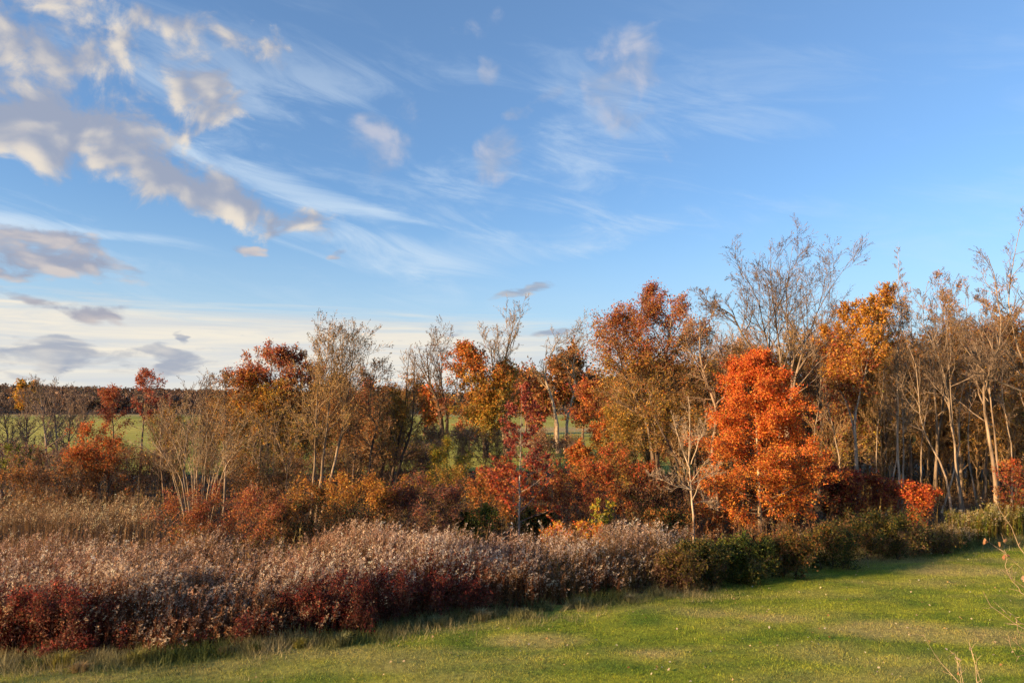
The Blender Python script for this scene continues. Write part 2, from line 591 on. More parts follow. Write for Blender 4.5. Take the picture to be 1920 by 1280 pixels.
def vegetation(name, label, cat, stems, d, hw, kind, seed, r0=0.1, n1=12, n2=5, n3=5, n4=0, t0=0.3, ang=48, asd=12, up=0.10, gnarl=0.14,
               ratio2=0.45, ratio3=0.42, ratio4=0.5, bark=(0.17, 0.125, 0.085), twig=None, leaves=0, lsize=0.09, lwidth=0.3, lspread=0.08,
               pal=None, lmask=None, limbs=(), group=None, twig_r=0.006, droop=0.25, gap=0.0, sides=7, tipr=0.12, depth=0.0, fat=1.0, upl=None, lobed=False, taper=1.15, l1c=None, limb_f=0.45, a2=40, tg=None, t2=None):
    """a tree or shrub: stems are lists of photo points, base first, standing at distance d; hw is the crown's half width in metres"""
    rng = np.random.default_rng(seed)
    bark = np.asarray(bark, float)
    twig = bark * 1.0 if twig is None else np.asarray(twig, float)
    lines, rads = [], []
    top = 0
    for si, st in enumerate(stems):
        off = rng.normal(0, depth) if len(stems) > 1 else 0.0
        pts = []
        for k, (px, py) in enumerate(st):
            p = at(px, py, d + off * (k / max(len(st) - 1, 1)))
            if k == 0:
                p[2] = -0.12
            elif k > 1 or len(st) == 2:
                p[1] += rng.normal(0, 0.15)
            pts.append(p)
        L = smooth_path(pts, 12)
        hgt = L[-1, 2]
        jit = rng.normal(0, gnarl * 0.05 * max(hgt, 1) / 4, L.shape); jit[0] = 0
        L = L + jit
        lines.append(L)
        rr = r0 * (0.75 + 0.5 * rng.random() if len(stems) > 1 else 1.0)
        t = np.linspace(0, 1, 13)
        rads.append(rr * ((1 - t) ** taper * (1 - tipr) + tipr) * (1 + 0.45 * np.exp(-t * 14)))
        top = max(top, hgt)
    P0, R0 = np.array(lines), np.array(rads)
    base = P0[:, 0].mean(0).copy(); base[2] = 0.0
    root = thing(name, label, cat, base, group)
    trunk = Acc()
    bark_c = bark * np.exp(rng.normal(0, 0.08, (len(P0), 1)))
    tubes(trunk, P0, R0, sides, bark_c, rng)
    for lm in limbs:
        pts = [at(px, py, d + dd) for px, py, dd in lm['p']]
        L = smooth_path(pts, 12) + rng.normal(0, 0.015, (13, 3))
        Rr = np.linspace(lm['r'], lm['r'] * 0.2, 13)
        tubes(trunk, L[None], Rr[None], 6, bark[None], rng)
        P0 = np.concatenate([P0, L[None]]); R0 = np.concatenate([R0, Rr[None]])
    prof = PROFILE[kind]
    # primary branches
    i, t, p, dr, r = spawn(rng, P0, R0, n1, t0, 0.98, ang, asd)
    u = (t - t0) / (1 - t0)
    L1 = hw * prof(u) * rng.uniform(0.65, 1.1, len(t)) / max(math.sin(math.radians(min(ang, 80))), 0.45)
    islimb = i >= len(stems)
    L1 = np.where(islimb, L1 * limb_f, L1)
    r1 = np.minimum(r * 0.62, 0.02 * L1 + 0.006) * fat
    r1 = np.maximum(r1, twig_r * 1.4)
    P1, R1 = grow(rng, p, dr, L1, r1, 5, gnarl, up, 0.3)
    tubes(trunk, P1, R1, 4, (bark * .5 + twig * .5 if l1c is None else np.asarray(l1c)) * np.exp(rng.normal(0, 0.10, (len(P1), 1))), rng)
    crown = Acc()
    allP, allR = [(P1, R1)], None
    Pk, Rk, Lk = P1, R1, L1
    ends = [(P1, 0.45)]
    for lev, (n, ratio) in enumerate(((n2, ratio2), (n3, ratio3), (n4, ratio4))):
        if not n:
            break
        i, t, p, dr, r = spawn(rng, Pk, Rk, n, (0.15 if lev == 0 else 0.1) if t2 is None else t2, 1.0, a2, 14)
        L = Lk[i] * ratio * (1.15 - 0.6 * t) * rng.uniform(0.6, 1.25, len(t))
        rr = np.maximum(np.minimum(r * 0.6, 0.013 * L + 0.003), twig_r)
        Pn, Rn = grow(rng, p, dr, L, rr, (2, 2 if n4 else 1, 1)[lev], gnarl * (1.15 if tg is None else tg), (up if upl is None else upl), 0.45)
        tw = twig * np.exp(rng.normal(0, 0.16, (len(Pn), 1)))
        tubes(crown, Pn, Rn, 3 if lev == 0 else 2, tw, rng, 0)
        Pk, Rk, Lk = Pn, Rn, L
        ends.append((Pn, 0.0))
    if leaves:
        Pn, tmin = ends[-1]
        if len(ends) > 2 and leaves > 4 * len(Pn):
            pass
        k = rng.integers(0, len(Pn), leaves)
        # a tree keeps its leaves in bunches: some twigs hold many, some none
        if gap:
            keep = rng.random(len(Pn)) > gap
            ok = np.nonzero(keep)[0]
            k = ok[rng.integers(0, len(ok), leaves)]
        t = rng.uniform(tmin, 1.05, leaves)
        q, T, _ = sample(Pn, np.ones(Pn.shape[:2]), k, t)
        q = q + rng.normal(0, lspread * (0.65 if d < 62 else 1.0), q.shape)
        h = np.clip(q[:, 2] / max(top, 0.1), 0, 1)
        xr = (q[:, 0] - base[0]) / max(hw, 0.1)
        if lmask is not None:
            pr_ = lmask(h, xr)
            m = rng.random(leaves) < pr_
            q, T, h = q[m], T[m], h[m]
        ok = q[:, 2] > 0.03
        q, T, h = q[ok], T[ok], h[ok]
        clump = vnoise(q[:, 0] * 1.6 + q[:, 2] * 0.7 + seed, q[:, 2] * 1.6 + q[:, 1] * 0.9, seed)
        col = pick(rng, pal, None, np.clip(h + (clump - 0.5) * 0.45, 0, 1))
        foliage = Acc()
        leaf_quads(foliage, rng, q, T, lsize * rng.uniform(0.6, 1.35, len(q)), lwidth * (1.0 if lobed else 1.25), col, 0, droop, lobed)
    trunk.build('trunk', [BARK], root, base, smooth=True)
    cr = crown.build('crown', [TWIG], root, base)
    if leaves:
        foliage.build('foliage', [LEAF], cr, base)
    return root


def copy_tree(src, loc, rz, sc, label, group=None):
    c = src.copy(); C.objects.link(c)
    c.location = [float(a) for a in loc]; c.rotation_euler = (0, 0, rz); c.scale = sc
    tag(c, label, None, group)
    for ch in src.children:
        k = ch.copy(); C.objects.link(k); k.parent = c
        for g_ in ch.children:
            m = g_.copy(); C.objects.link(m); m.parent = k
    return c
# ------------------------------------------------------------------ terrain
def terrain(x, y):
    """flat valley floor; a bank rises behind and below the viewer; wooded hills far off"""
    x = np.asarray(x, float); y = np.asarray(y, float)
    b = np.clip((13.0 - y) / 10.5, 0, 1)
    z = 3.8 * b * b * (3 - 2 * b) * 0.35 + 3.8 * b * 0.65
    f = np.clip((y - 520) / 700, 0, 1)
    hill = (27 - 13 * np.clip((x / np.maximum(y, 1) + 0.72) / 0.45, 0, 1) + 6 * (vnoise(x / 210, y / 300, 5) - 0.5))
    return z + hill * f * f * (3 - 2 * f)


def sheet(name, xs, ys, zoff, colfun, mat, keep=None, zfun=None):
    X, Y = np.meshgrid(xs, ys)
    Z = (terrain(X, Y) if zfun is None else zfun(X, Y)) + zoff
    v = np.stack([X, Y, Z], -1).reshape(-1, 3)
    nx, ny = len(xs), len(ys)
    k = np.arange(nx * ny).reshape(ny, nx)
    q = np.stack([k[:-1, :-1], k[:-1, 1:], k[1:, 1:], k[1:, :-1]], -1).reshape(-1, 4)
    if keep is not None:
        c = v[q].mean(1)
        q = q[keep(c[:, 0], c[:, 1])]
    a = Acc()
    a.add(v, colfun(v[:, 0], v[:, 1]), quads=q)
    o = a.build(name, [mat], smooth=True)
    tag(o, kind='structure')
    return o


def mixc(a, b, f):
    return np.asarray(a) * (1 - f[:, None]) + np.asarray(b) * f[:, None]


EDGE_PX = [(-500, 1262), (-80, 1250), (60, 1246), (200, 1240), (420, 1222), (620, 1204), (850, 1165), (1000, 1148), (1150, 1128), (1300, 1103),
           (1420, 1076), (1560, 1050), (1700, 1036), (1800, 1026), (1960, 1018), (2300, 1010)]
EDGE = np.array([ground_at(*p)[:2] for p in EDGE_PX])


def edge_y(x):
    return np.interp(x, EDGE[:, 0], EDGE[:, 1]) + 0.5 * (fbm(np.asarray(x) * 0.9, np.zeros_like(np.asarray(x, float)), 3, 3) - 0.5)


def grid(lo, hi, fine, grow_):
    out = [0.0]; s = fine
    while out[-1] < max(abs(lo), hi):
        out.append(out[-1] + s); s *= grow_
    p = np.array(out)
    return np.concatenate([-p[:0:-1], p])


gxs = grid(-2600, 2600, 1.5, 1.09)
gys = np.concatenate([np.arange(-60, 14, 0.7), np.arange(14, 60, 1.6), 60 * 1.05 ** np.arange(0, 84)])


def soil_col(x, y):
    n = fbm(x * 0.5, y * 0.5, 11)
    return mixc((0.06, 0.04, 0.024), (0.14, 0.095, 0.05), n)


sheet('ground', gxs, gys, 0.0, soil_col, GROUND, zfun=lambda x, y: terrain(x, y) - 0.35 * np.clip((14.5 - y) / 2, 0, 1))


def undul(x, y):
    return 0.11 * (fbm(x * 0.28 + 4, y * 0.75, 21, 2) - 0.5) + 0.05 * (fbm(x * 1.3, y * 2.0, 22, 2) - 0.5)


def lawn_z(x, y):
    return terrain(x, y) + undul(x, y) * np.clip((edge_y(x) - y) / 1.5, 0.15, 1)


def dry_f(x, y):
    """where the turf has gone straw-coloured"""
    n = fbm(x * 0.33 + 9.3, y * 0.95 + 1.2, 31, 4)
    near_edge = np.clip(1 - (edge_y(x) - y) / 1.6, 0, 1)
    f = np.clip((n - 0.48) * 3.2, 0, 1) * 0.6
    left = np.clip((1.0 - x) / 9.0, 0, 1)
    for px, py, r in ((1680, 1185, 2.0), (1850, 1195, 1.6), (1450, 1163, 1.1), (1670, 1050, 2.0), (1800, 1072, 2.2), (1330, 1155, 0.9), (1000, 1205, 1.3), (1230, 1230, 0.8)):
        g = ground_at(px, py)
        e = ((x - g[0]) / r) ** 2 + ((y - g[1]) / (r * 0.45)) ** 2
        f = np.maximum(f, np.clip(1.3 - e, 0, 1) * (0.55 + 0.6 * vnoise(x * 3, y * 6, 8)))
    return np.clip(f + 0.30 * near_edge + 0.45 * left * vnoise(x * 0.8, y * 2.2, 77), 0, 1)


def lawn_col(x, y):
    n = fbm(x * 0.9, y * 1.6, 41, 4)
    n = 0.65 * n + 0.35 * fbm(x * 4.5, y * 6.0, 43, 3)
    g = mixc((0.115, 0.195, 0.018), (0.34, 0.37, 0.036), np.clip((n - 0.32) * 2.8, 0, 1))
    return mixc(g, (0.48, 0.38, 0.15), 0.75 * dry_f(x, y))


lx = np.arange(-40, 52, 0.5); ly = np.arange(-20, 34, 0.3)
sheet('lawn', lx, ly, 0.05, lambda x, y: lawn_col(x, y) * 0.75, LAWN, keep=lambda x, y: y < edge_y(x) + 0.25, zfun=lawn_z)


def field_col(x, y):
    n = fbm(x * 0.02, y * 0.012, 51, 4)
    c = mixc((0.20, 0.225, 0.028), (0.40, 0.36, 0.065), np.clip((n - 0.3) * 2.2, 0, 1))
    tan = np.clip(1 - np.abs(y - 165) / 30, 0, 1) * np.clip((x / y + 0.05) / 0.05, 0, 1) + np.clip((y - 330) / 110, 0, .5)
    return mixc(c, (0.34, 0.25, 0.12), np.clip(tan, 0, 0.9))


sheet('field', gxs[np.abs(gxs) < 700], np.concatenate([np.arange(58, 130, 3.0), 130 * 1.05 ** np.arange(0, 26)]), 0.08, field_col, FIELD,
      keep=lambda x, y: y > 60 + 8 * (vnoise(x / 9, y * 0, 4) - 0.5) + 26 * (x > 17))

# ------------------------------------------------------------------ turf
def grass_blades(acc, rng, x, y, z, h, w, col, lean=0.5, mat=0):
    N = len(x)
    a = rng.random(N) * 2 * math.pi
    b = np.stack([np.cos(a), np.sin(a), np.zeros(N)], -1)
    l = rng.normal(0, lean, (N, 3)); l[:, 2] = 1
    l = norm(l)
    p = np.stack([x, y, z], -1)
    v = np.stack([p - b * w[:, None] / 2, p + b * w[:, None] / 2, p + l * h[:, None]], 1)
    acc.add(v.reshape(-1, 3), np.repeat(col, 3, 0), tris=np.arange(N * 3).reshape(N, 3), mat=mat)


rng = np.random.default_rng(5)
N = 900000
gy_ = 12.2 + rng.random(N) ** 0.8 * 19
gx_ = rng.uniform(-0.73, 0.73, N) * gy_
ok = gy_ < edge_y(gx_) + 0.1
gx_, gy_ = gx_[ok], gy_[ok]
sel = rng.random(len(gx_)) < np.clip(17.0 / gy_, 0.35, 1.0)
gx_, gy_ = gx_[sel][:215000], gy_[sel][:215000]
col = lawn_col(gx_, gy_) * np.exp(rng.normal(0, 0.20, (len(gx_), 1))) * np.exp(rng.normal(0, 0.07, (len(gx_), 3)))
col = np.clip(col * 1.15, 0.005, 0.6)
turf = Acc()
hh = rng.uniform(0.022, 0.065, len(gx_)) * (0.35 + 1.3 * fbm(gx_ * 3.5, gy_ * 3.5, 61, 3))
grass_blades(turf, rng, gx_, gy_, lawn_z(gx_, gy_) + 0.04, hh, rng.uniform(0.007, 0.012, len(gx_)), col, 0.5)
o = turf.build('lawn_grass', [GRASS])
tag(o, 'short mown green grass with straw-coloured patches covering the lawn', 'grass', kind='stuff')

# rough unmown grass where the lawn meets the tall weeds
rng = np.random.default_rng(6)
N = 80000
x = rng.uniform(-19, 29, N)
off = rng.exponential(0.45, N) * rng.choice([-1, 1], N, p=[0.65, 0.35])
y = edge_y(x) + off
cl = fbm(x * 1.7, y * 2.2, 71, 3)
keep = (cl > 0.40) & (np.abs(x) < 0.95 * y)
x, y, cl, off = x[keep], y[keep], cl[keep], off[keep]
c = mixc((0.11, 0.135, 0.035), (0.36, 0.31, 0.16), np.clip((fbm(x * 0.6, y * 0.9, 72, 3) - 0.3) * 2.2, 0, 1)) * np.exp(rng.normal(0, 0.25, (len(x), 1)))
rough = Acc()
grass_blades(rough, rng, x, y, np.full(len(x), 0.04), rng.uniform(0.10, 0.40, len(x)) * (0.4 + cl) * np.clip(1.1 + off * 0.35, 0.35, 1.3), rng.uniform(0.008, 0.017, len(x)), c, 0.6)
o = rough.build('rough_grass', [GRASS])
tag(o, 'longer unmown grass fringe between the lawn and the tall weeds', 'grass', kind='stuff')

# fallen leaves
rng = np.random.default_rng(7)
N = 1600
y = 12.6 + rng.random(N) * 15
x = rng.uniform(-0.72, 0.72, N) * y
keep = (y < edge_y(x) - 0.2) & (rng.random(N) < 0.35 + 0.65 * np.clip(x / 8, 0, 1)) & (fbm(x * 0.6, y * 0.9, 83, 2) > 0.36)
x, y = x[keep], y[keep]
fl = Acc()
c = pick(rng, [(0, [(0.55, 0.42, 0.22), (0.62, 0.50, 0.30), (0.45, 0.28, 0.10), (0.60, 0.52, 0.38), (0.30, 0.16, 0.06)])], None, np.zeros(len(x)), 0.2)
p = np.stack([x, y, lawn_z(x, y) + 0.085], -1)
n_ = norm(rng.normal(0, 0.45, (len(x), 3)) + UP)
a_ = norm(np.cross(n_, rng.normal(size=n_.shape))); b_ = np.cross(n_, a_)
s = rng.uniform(0.014, 0.036, len(x))[:, None]
ring = [p + a_ * s * 1.15, p + a_ * s * 0.35 + b_ * s * 0.75 + n_ * s * .25, p - a_ * s * 0.5 + b_ * s * 0.5, p - a_ * s * 0.85, p - a_ * s * 0.45 - b_ * s * 0.6 + n_ * s * .2, p + a_ * s * 0.4 - b_ * s * 0.7]
v = np.stack(ring, 1).reshape(-1, 3)
k = np.arange(len(x))[:, None] * 6
fl.add(v, np.repeat(c, 6, 0), quads=np.concatenate([k + [0, 1, 2, 3], k + [0, 3, 4, 5]]))
o = fl.build('fallen_leaves', [LEAF])
tag(o, 'scattered pale fallen leaves lying on the mown lawn', 'leaves', kind='stuff')

# ------------------------------------------------------------------ the meadow of dead goldenrod
def weeds(acc, rng, x, y, H, nl, npl, leafc, plumec, stemc, lsz=0.09, psz=0.05, plen=0.30, z0=0.0):
    N = len(x)
    az = rng.normal(0.25, 1.1, N)
    ln = np.stack([np.cos(az), np.sin(az), np.zeros(N)], -1)
    bend = rng.uniform(0.02, 0.22, N)[:, None] * H[:, None]
    b = np.stack([x, y, np.full(N, z0)], -1)
    mid = b + ln * bend * 0.3 + UP * (H * 0.55)[:, None]
    tip = b + ln * bend + UP * H[:, None]
    s = np.stack([-ln[:, 1], ln[:, 0], ln[:, 2]], -1)
    w = 0.006
    v = np.stack([b - s * w, b + s * w, mid + s * w, mid - s * w, tip + s * w * .6, tip - s * w * .6], 1)
    k = np.arange(N)[:, None] * 6
    acc.add(v.reshape(-1, 3), np.repeat(stemc, 6, 0), quads=np.concatenate([k + [0, 1, 2, 3], k + [3, 2, 4, 5]]))
    if nl:
        i = np.repeat(np.arange(N), nl)
        t = rng.random(len(i)) ** 0.8 * 0.9 + 0.05
        p = b[i] * ((1 - t) ** 2)[:, None] + mid[i] * (2 * t * (1 - t))[:, None] + tip[i] * (t * t)[:, None]
        a = rng.random(len(i)) * 2 * math.pi
        ax = np.stack([np.cos(a), np.sin(a), rng.uniform(-2.2, 0.6, len(i))], -1)
        c = leafc[i] * np.exp(rng.normal(0, 0.28, (len(i), 1)))
        leaf_quads(acc, rng, p, norm(ax) * 1.4, lsz * rng.uniform(0.6, 1.3, len(i)), 0.13, np.clip(c, .003, .8), 0, 0.3, loose=0.35)
    if npl:
        i = np.repeat(np.arange(N), npl)
        t = rng.random(len(i)) ** 0.8
        sp = (0.055 * (1 - t) ** 0.8 + 0.007)[:, None]
        droop = ln[i] * (t * t)[:, None] * 0.14 - UP * (np.clip(t - .7, 0, 1) * .15)[:, None]
        r = rng.normal(size=(len(i), 3)); r[:, 2] *= 0.5
        p = tip[i] - UP * (plen * (1 - t))[:, None] + droop + r * sp * 0.6
        ax = norm(r) + ln[i] * 0.7 + UP * 0.9
        c = plumec[i] * np.exp(rng.normal(0, 0.22, (len(i), 1)))
        leaf_quads(acc, rng, p, ax, psz * rng.uniform(0.6, 1.5, len(i)), 0.26, np.clip(c, .003, .85), 0, 0.0, loose=0.4)


def photo_x(x, y):
    return 960 + FPX * x / y


rng = np.random.default_rng(9)
N = 83000
y = 14.5 + rng.random(N) * 19
x = rng.uniform(-1.02, 0.62, N) * y
pxs = photo_x(x, y)
depth = y - edge_y(x)
back = np.interp(pxs, [-200, 280, 330, 700, 1000, 1290, 1400], [33.5, 33.0, 25.5, 25.0, 25.0, 25.0, 29.0])
gapband = (pxs < 300) & (y > 24.5) & (y < 27.3)
dens = np.clip(1.35 - depth / 16, 0.22, 1.0) * (0.55 + 0.9 * fbm(x * 0.55, y * 0.55, 91, 3))
keep = (depth > -0.25 + 0.9 * fbm(x * 0.8, y * 0.8, 17, 3)) & (y < back) & (rng.random(N) < dens * np.where(pxs < -90, 0.25, 0.62)) & ~(gapband & (rng.random(N) < 0.75)) & (rng.random(N) > np.clip((pxs - 1240) / 120, 0, 0.82))
x, y, pxs, depth = x[keep], y[keep], pxs[keep], depth[keep]
n1, n2_ = fbm(x * 0.42, y * 0.42, 93, 3), fbm(x * 0.9, y * 0.9, 95, 3)
H = np.clip(0.86 + 1.3 * (n1 - 0.3) + 0.9 * (n2_ - 0.5) + rng.normal(0, 0.20, len(x)), 0.4, 1.8) * np.clip(0.82 + depth * 0.25, 0.82, 1.0)
H = np.where(depth < 1.4, np.clip(1.08 + 1.1 * (n1 - 0.4) + 0.8 * (n2_ - 0.5) + rng.normal(0, 0.20, len(x)), 0.5, 1.6), H)
H *= np.clip(0.42 + depth * 0.5, 0.42, 1.0) * np.where(pxs > 1330, 0.85, 1)
farp = (pxs < 300) & (y > 27.3)
H = np.where(farp, rng.normal(1.42, 0.20, len(x)) + 0.9 * (n1 - 0.5) + 0.4 * (n2_ - 0.5), H)
H = np.where((pxs < 330) & (y > 23.8) & (y <= 27.3), H * 0.6, H)
silver, tan, gold, brown = np.array((0.60, 0.475, 0.40)), np.array((0.64, 0.45, 0.27)), np.array((0.66, 0.50, 0.27)), np.array((0.17, 0.095, 0.05))
pf = np.clip((n2_ - 0.33) * 2.6, 0, 1)
warm = np.clip(np.where(pxs < 700, 0.55, 0.22) + 0.5 * (n1 - 0.5) + 0.35 * np.clip(1.5 - depth, 0, 1), 0, 1)
plume = mixc(silver, tan, warm)
plume = mixc(plume, gold, np.where((pxs < 300) & (y > 27), 0.85, 0.0))
plume = mixc(plume, brown * 1.3, np.clip((0.50 - n2_) * 5, 0, 0.85))
plume = mixc(plume, (0.22, 0.16, 0.075), np.clip((pxs - 1270) / 100, 0, 0.8))
plume = mixc(plume, (0.36, 0.13, 0.06), np.clip((fbm(x * 1.1, y * 1.1, 99, 3) - 0.55) * 5, 0, 0.45))
plume = plume * np.exp(rng.normal(0, 0.30, (len(plume), 1)))
plume = np.where((rng.random(len(plume)) < 0.12)[:, None], brown * rng.uniform(0.6, 1.4, (len(plume), 1)), plume)
crim, rust, olive = np.array((0.15, 0.022, 0.017)), np.array((0.29, 0.13, 0.05)), np.array((0.16, 0.115, 0.035))
redf = np.clip(np.interp(pxs, [-100, 170, 230, 480, 580, 820, 930, 1100], [1, .95, .3, .4, .95, .9, .35, .1]) + 1.4 * (n2_ - 0.5), 0, 1)
leafc = mixc(mixc(rust * 0.8, olive, np.clip((fbm(x * 0.8, y * 0.8, 97, 3) - 0.42) * 4, 0, 1)), crim, redf)
leafc = mixc(leafc, (0.20, 0.14, 0.04), np.where((pxs < 300) & (y > 27), 0.7, 0))
stemc = mixc((0.13, 0.07, 0.035), (0.26, 0.16, 0.08), rng.random(len(x)))
front = depth < 1.3
mead = Acc()
for m, nl, npl in ((front, 46, 28), (~front & (y < 21), 12, 34), (y >= 21, 5, 22)):
    m = m & (np.ones(len(x), bool) if nl != 5 else ~front)
    weeds(mead, rng, x[m], y[m], H[m], nl, npl, leafc[m], plume[m], stemc[m], plen=0.26 if nl == 46 else 0.34, psz=0.032, lsz=0.075)
o = mead.build('goldenrod_meadow', [DRY])
tag(o, 'dense meadow of dead goldenrod with silvery tan seed heads and reddish stems', 'meadow', kind='stuff')
print('meadow plants', len(x))

# low dead weeds and seedlings on the floor under the trees
rng = np.random.default_rng(10)
N = 7600
y = 22 + rng.random(N) * 34
x = rng.uniform(-0.95, 0.95, N) * y
pxs = photo_x(x, y)
keep = (y > edge_y(x) + 0.6) & ~((pxs < 300) & (y < 33)) & (fbm(x * 0.3, y * 0.3, 101, 3) > 0.36)
x, y = x[keep], y[keep]
n1 = fbm(x * 0.25, y * 0.25, 103, 3)
lc = mixc((0.19, 0.09, 0.04), (0.14, 0.11, 0.04), np.clip((n1 - .35) * 3, 0, 1)) * np.exp(rng.normal(0, 0.3, (len(x), 1)))
und = Acc()
weeds(und, rng, x, y, rng.uniform(0.5, 1.5, len(x)) * (0.6 + 0.8 * n1), 16, 0, lc, lc, lc * 0.8, lsz=0.15)
o = und.build('undergrowth', [DRY])
tag(o, 'brown tangled weeds and seedlings covering the ground under the trees', 'undergrowth', kind='stuff')
# ------------------------------------------------------------------ trees and shrubs
OR = [(0.64, 0.15, 0.035), (0.68, 0.21, 0.04), (0.58, 0.11, 0.032), (0.68, 0.28, 0.05)]
ORED = [(0.46, 0.08, 0.034), (0.53, 0.115, 0.036), (0.38, 0.06, 0.032)]
RED = [(0.36, 0.10, 0.055), (0.31, 0.07, 0.04), (0.42, 0.15, 0.07)]
CRIM = [(0.24, 0.045, 0.036), (0.18, 0.032, 0.028), (0.30, 0.06, 0.04)]
RUST = [(0.40, 0.16, 0.042), (0.32, 0.12, 0.036), (0.45, 0.21, 0.052)]
BRAM = [(0.15, 0.032, 0.026), (0.20, 0.045, 0.03), (0.11, 0.035, 0.026), (0.20, 0.095, 0.045), (0.13, 0.07, 0.04)]
GOLD = [(0.54, 0.27, 0.038), (0.47, 0.21, 0.03), (0.60, 0.35, 0.06)]
OLIVE = [(0.23, 0.165, 0.03), (0.28, 0.20, 0.04), (0.18, 0.14, 0.027)]
BROWN = [(0.23, 0.13, 0.052), (0.17, 0.095, 0.042), (0.28, 0.165, 0.07)]
YELL = [(0.60, 0.40, 0.04), (0.55, 0.32, 0.03), (0.48, 0.38, 0.06)]
GREEN = [(0.06, 0.08, 0.018), (0.085, 0.105, 0.024), (0.05, 0.065, 0.02)]
LIME = [(0.22, 0.24, 0.03), (0.15, 0.18, 0.025), (0.30, 0.30, 0.05)]
PURP = [(0.17, 0.085, 0.065), (0.14, 0.07, 0.058), (0.21, 0.10, 0.07)]
PALE = (0.36, 0.28, 0.20)
GREY = (0.24, 0.185, 0.135)
DARK = (0.085, 0.06, 0.042)
MID = (0.17, 0.12, 0.08)
TAN = (0.27, 0.19, 0.105)


def hm(px, d):
    return px / FPX * d


V = vegetation
T_ = 'tree'

# --- far wood on the hills (a mass) -----------------------------------------
rng = np.random.default_rng(20)
fw = Acc()
N = 3600
yy = np.concatenate([505 + rng.random(500) * 60, 470 + rng.random(N - 500) ** 0.8 * 760])
xx = np.where(rng.random(N) < .62, rng.uniform(-1.05, -0.22, N), rng.uniform(-0.25, 0.95, N)) * yy
zz = terrain(xx, yy)
hts = rng.uniform(11, 14.5, N)
cw = rng.uniform(3.0, 6.0, N)
tubes(fw, np.stack([np.stack([xx, yy, zz], -1), np.stack([xx, yy, zz + hts * 0.6], -1)], 1), np.stack([np.full(N, .28), np.full(N, .16)], 1), 3, np.array((0.20, 0.15, 0.11)), rng)
nl = 42
i = np.repeat(np.arange(N), nl)
r = norm(rng.normal(size=(len(i), 3))) * rng.random(len(i))[:, None] ** 0.4
p = np.stack([xx[i] + r[:, 0] * cw[i], yy[i] + r[:, 1] * cw[i], zz[i] + hts[i] * 0.60 + r[:, 2] * hts[i] * 0.40], -1)
tc_ = np.array([(0.12, 0.078, 0.056), (0.14, 0.09, 0.06), (0.105, 0.07, 0.054), (0.16, 0.09, 0.052), (0.12, 0.095, 0.06)])[rng.integers(0, 5, N)]
leaf_quads(fw, rng, p, norm(rng.normal(size=p.shape)), rng.uniform(1.4, 3.2, len(i)), 0.5, np.clip(tc_[i] * np.exp(rng.normal(0, .25, (len(i), 1))), .01, .5), 0, 0)
o = fw.build('far_wood', [DRY])
tag(o, 'brown leafless wood covering the distant hillside behind the green field', 'wood', kind='stuff')

# --- middle distance --------------------------------------------------------
def far_tree(label, px, top, hwpx, d, seed, pal, leaves, kind='round', bark=MID, n1=16, ls=0.45, **k):
    a = dict(r0=0.22, n2=6, n3=4, t0=0.22, ang=50, up=0.1, gnarl=0.13, leaves=int(leaves * 1.7), lsize=ls * 0.68, lwidth=0.42, lspread=0.5, twig_r=0.02, bark=bark, pal=pal, sides=6, upl=0.06)
    a.update(k)
    return V('tree', label, T_, [[(px, 800), (px + 3, (top + 790) / 2), (px, top)]], d, hm(hwpx, d), kind, seed, n1=n1, **a)


far_tree('small round yellow-brown tree topping the far left ridge, the left of two', 40, 716, 13, 430, 101, [(0, GOLD), (1, OLIVE + GOLD)], 700, ls=1.4, n2=4, n3=0, lspread=1.2, r0=0.4)
far_tree('small round olive tree topping the far left ridge, the right of two', 63, 719, 11, 430, 102, [(0, OLIVE), (1, GOLD + OLIVE)], 600, ls=1.4, n2=4, n3=0, lspread=1.2, r0=0.4)
far_tree('dense dark red-brown round tree behind the pale bare tree in the middle', 1040, 690, 66, 112, 103, [(0, CRIM + BROWN), (1, BROWN + RUST)], 7000, ls=0.55)
far_tree('dark rounded brown tree right beside the dense red-brown one, lower', 1092, 722, 40, 118, 104, [(0, BROWN), (1, PURP + BROWN)], 3500, ls=0.6)
far_tree('russet tree low behind the fork of the olive tree', 985, 742, 60, 125, 105, [(0, RUST), (1, RED + BROWN)], 4200, ls=0.6)
far_tree('orange-brown tree across the field between the snag and the orange-topped tree', 795, 742, 36, 130, 106, [(0, RUST), (1, RUST + OR)], 2600, ls=0.65)
far_tree('low rust tree across the field left of the snag', 725, 752, 44, 128, 107, [(0, RUST + OLIVE), (1, RUST + BROWN)], 3000, ls=0.65)
far_tree('brown twiggy tree across the field right of the dark round trees', 1140, 730, 60, 120, 108, [(0, RUST), (1, BROWN + RUST)], 4000, ls=0.6)
for j, (px, top, hw_, d_, pl, lb) in enumerate([
        (1235, 712, 60, 105, RUST + BROWN, 'brown rounded tree far behind the leaning dark trunk'),
        (1385, 700, 60, 100, BROWN + OLIVE, 'olive-brown tree far behind the bright orange tree'),
        (1570, 690, 62, 92, RUST + OLIVE, 'rusty far tree behind the right flank of the orange tree'),
        (1700, 672, 66, 88, RUST + BROWN, 'brown far tree behind the tall slim pale trunk'),
        (1815, 664, 64, 85, RED + RUST, 'reddish far tree behind the curved pale trunks on the right'),
        (1925, 660, 66, 88, RUST + GOLD, 'golden brown far tree at the right edge')]):
    far_tree(lb, px, top, hw_, d_, 120 + j, [(0, pl), (1, pl)], 3600, ls=0.5)

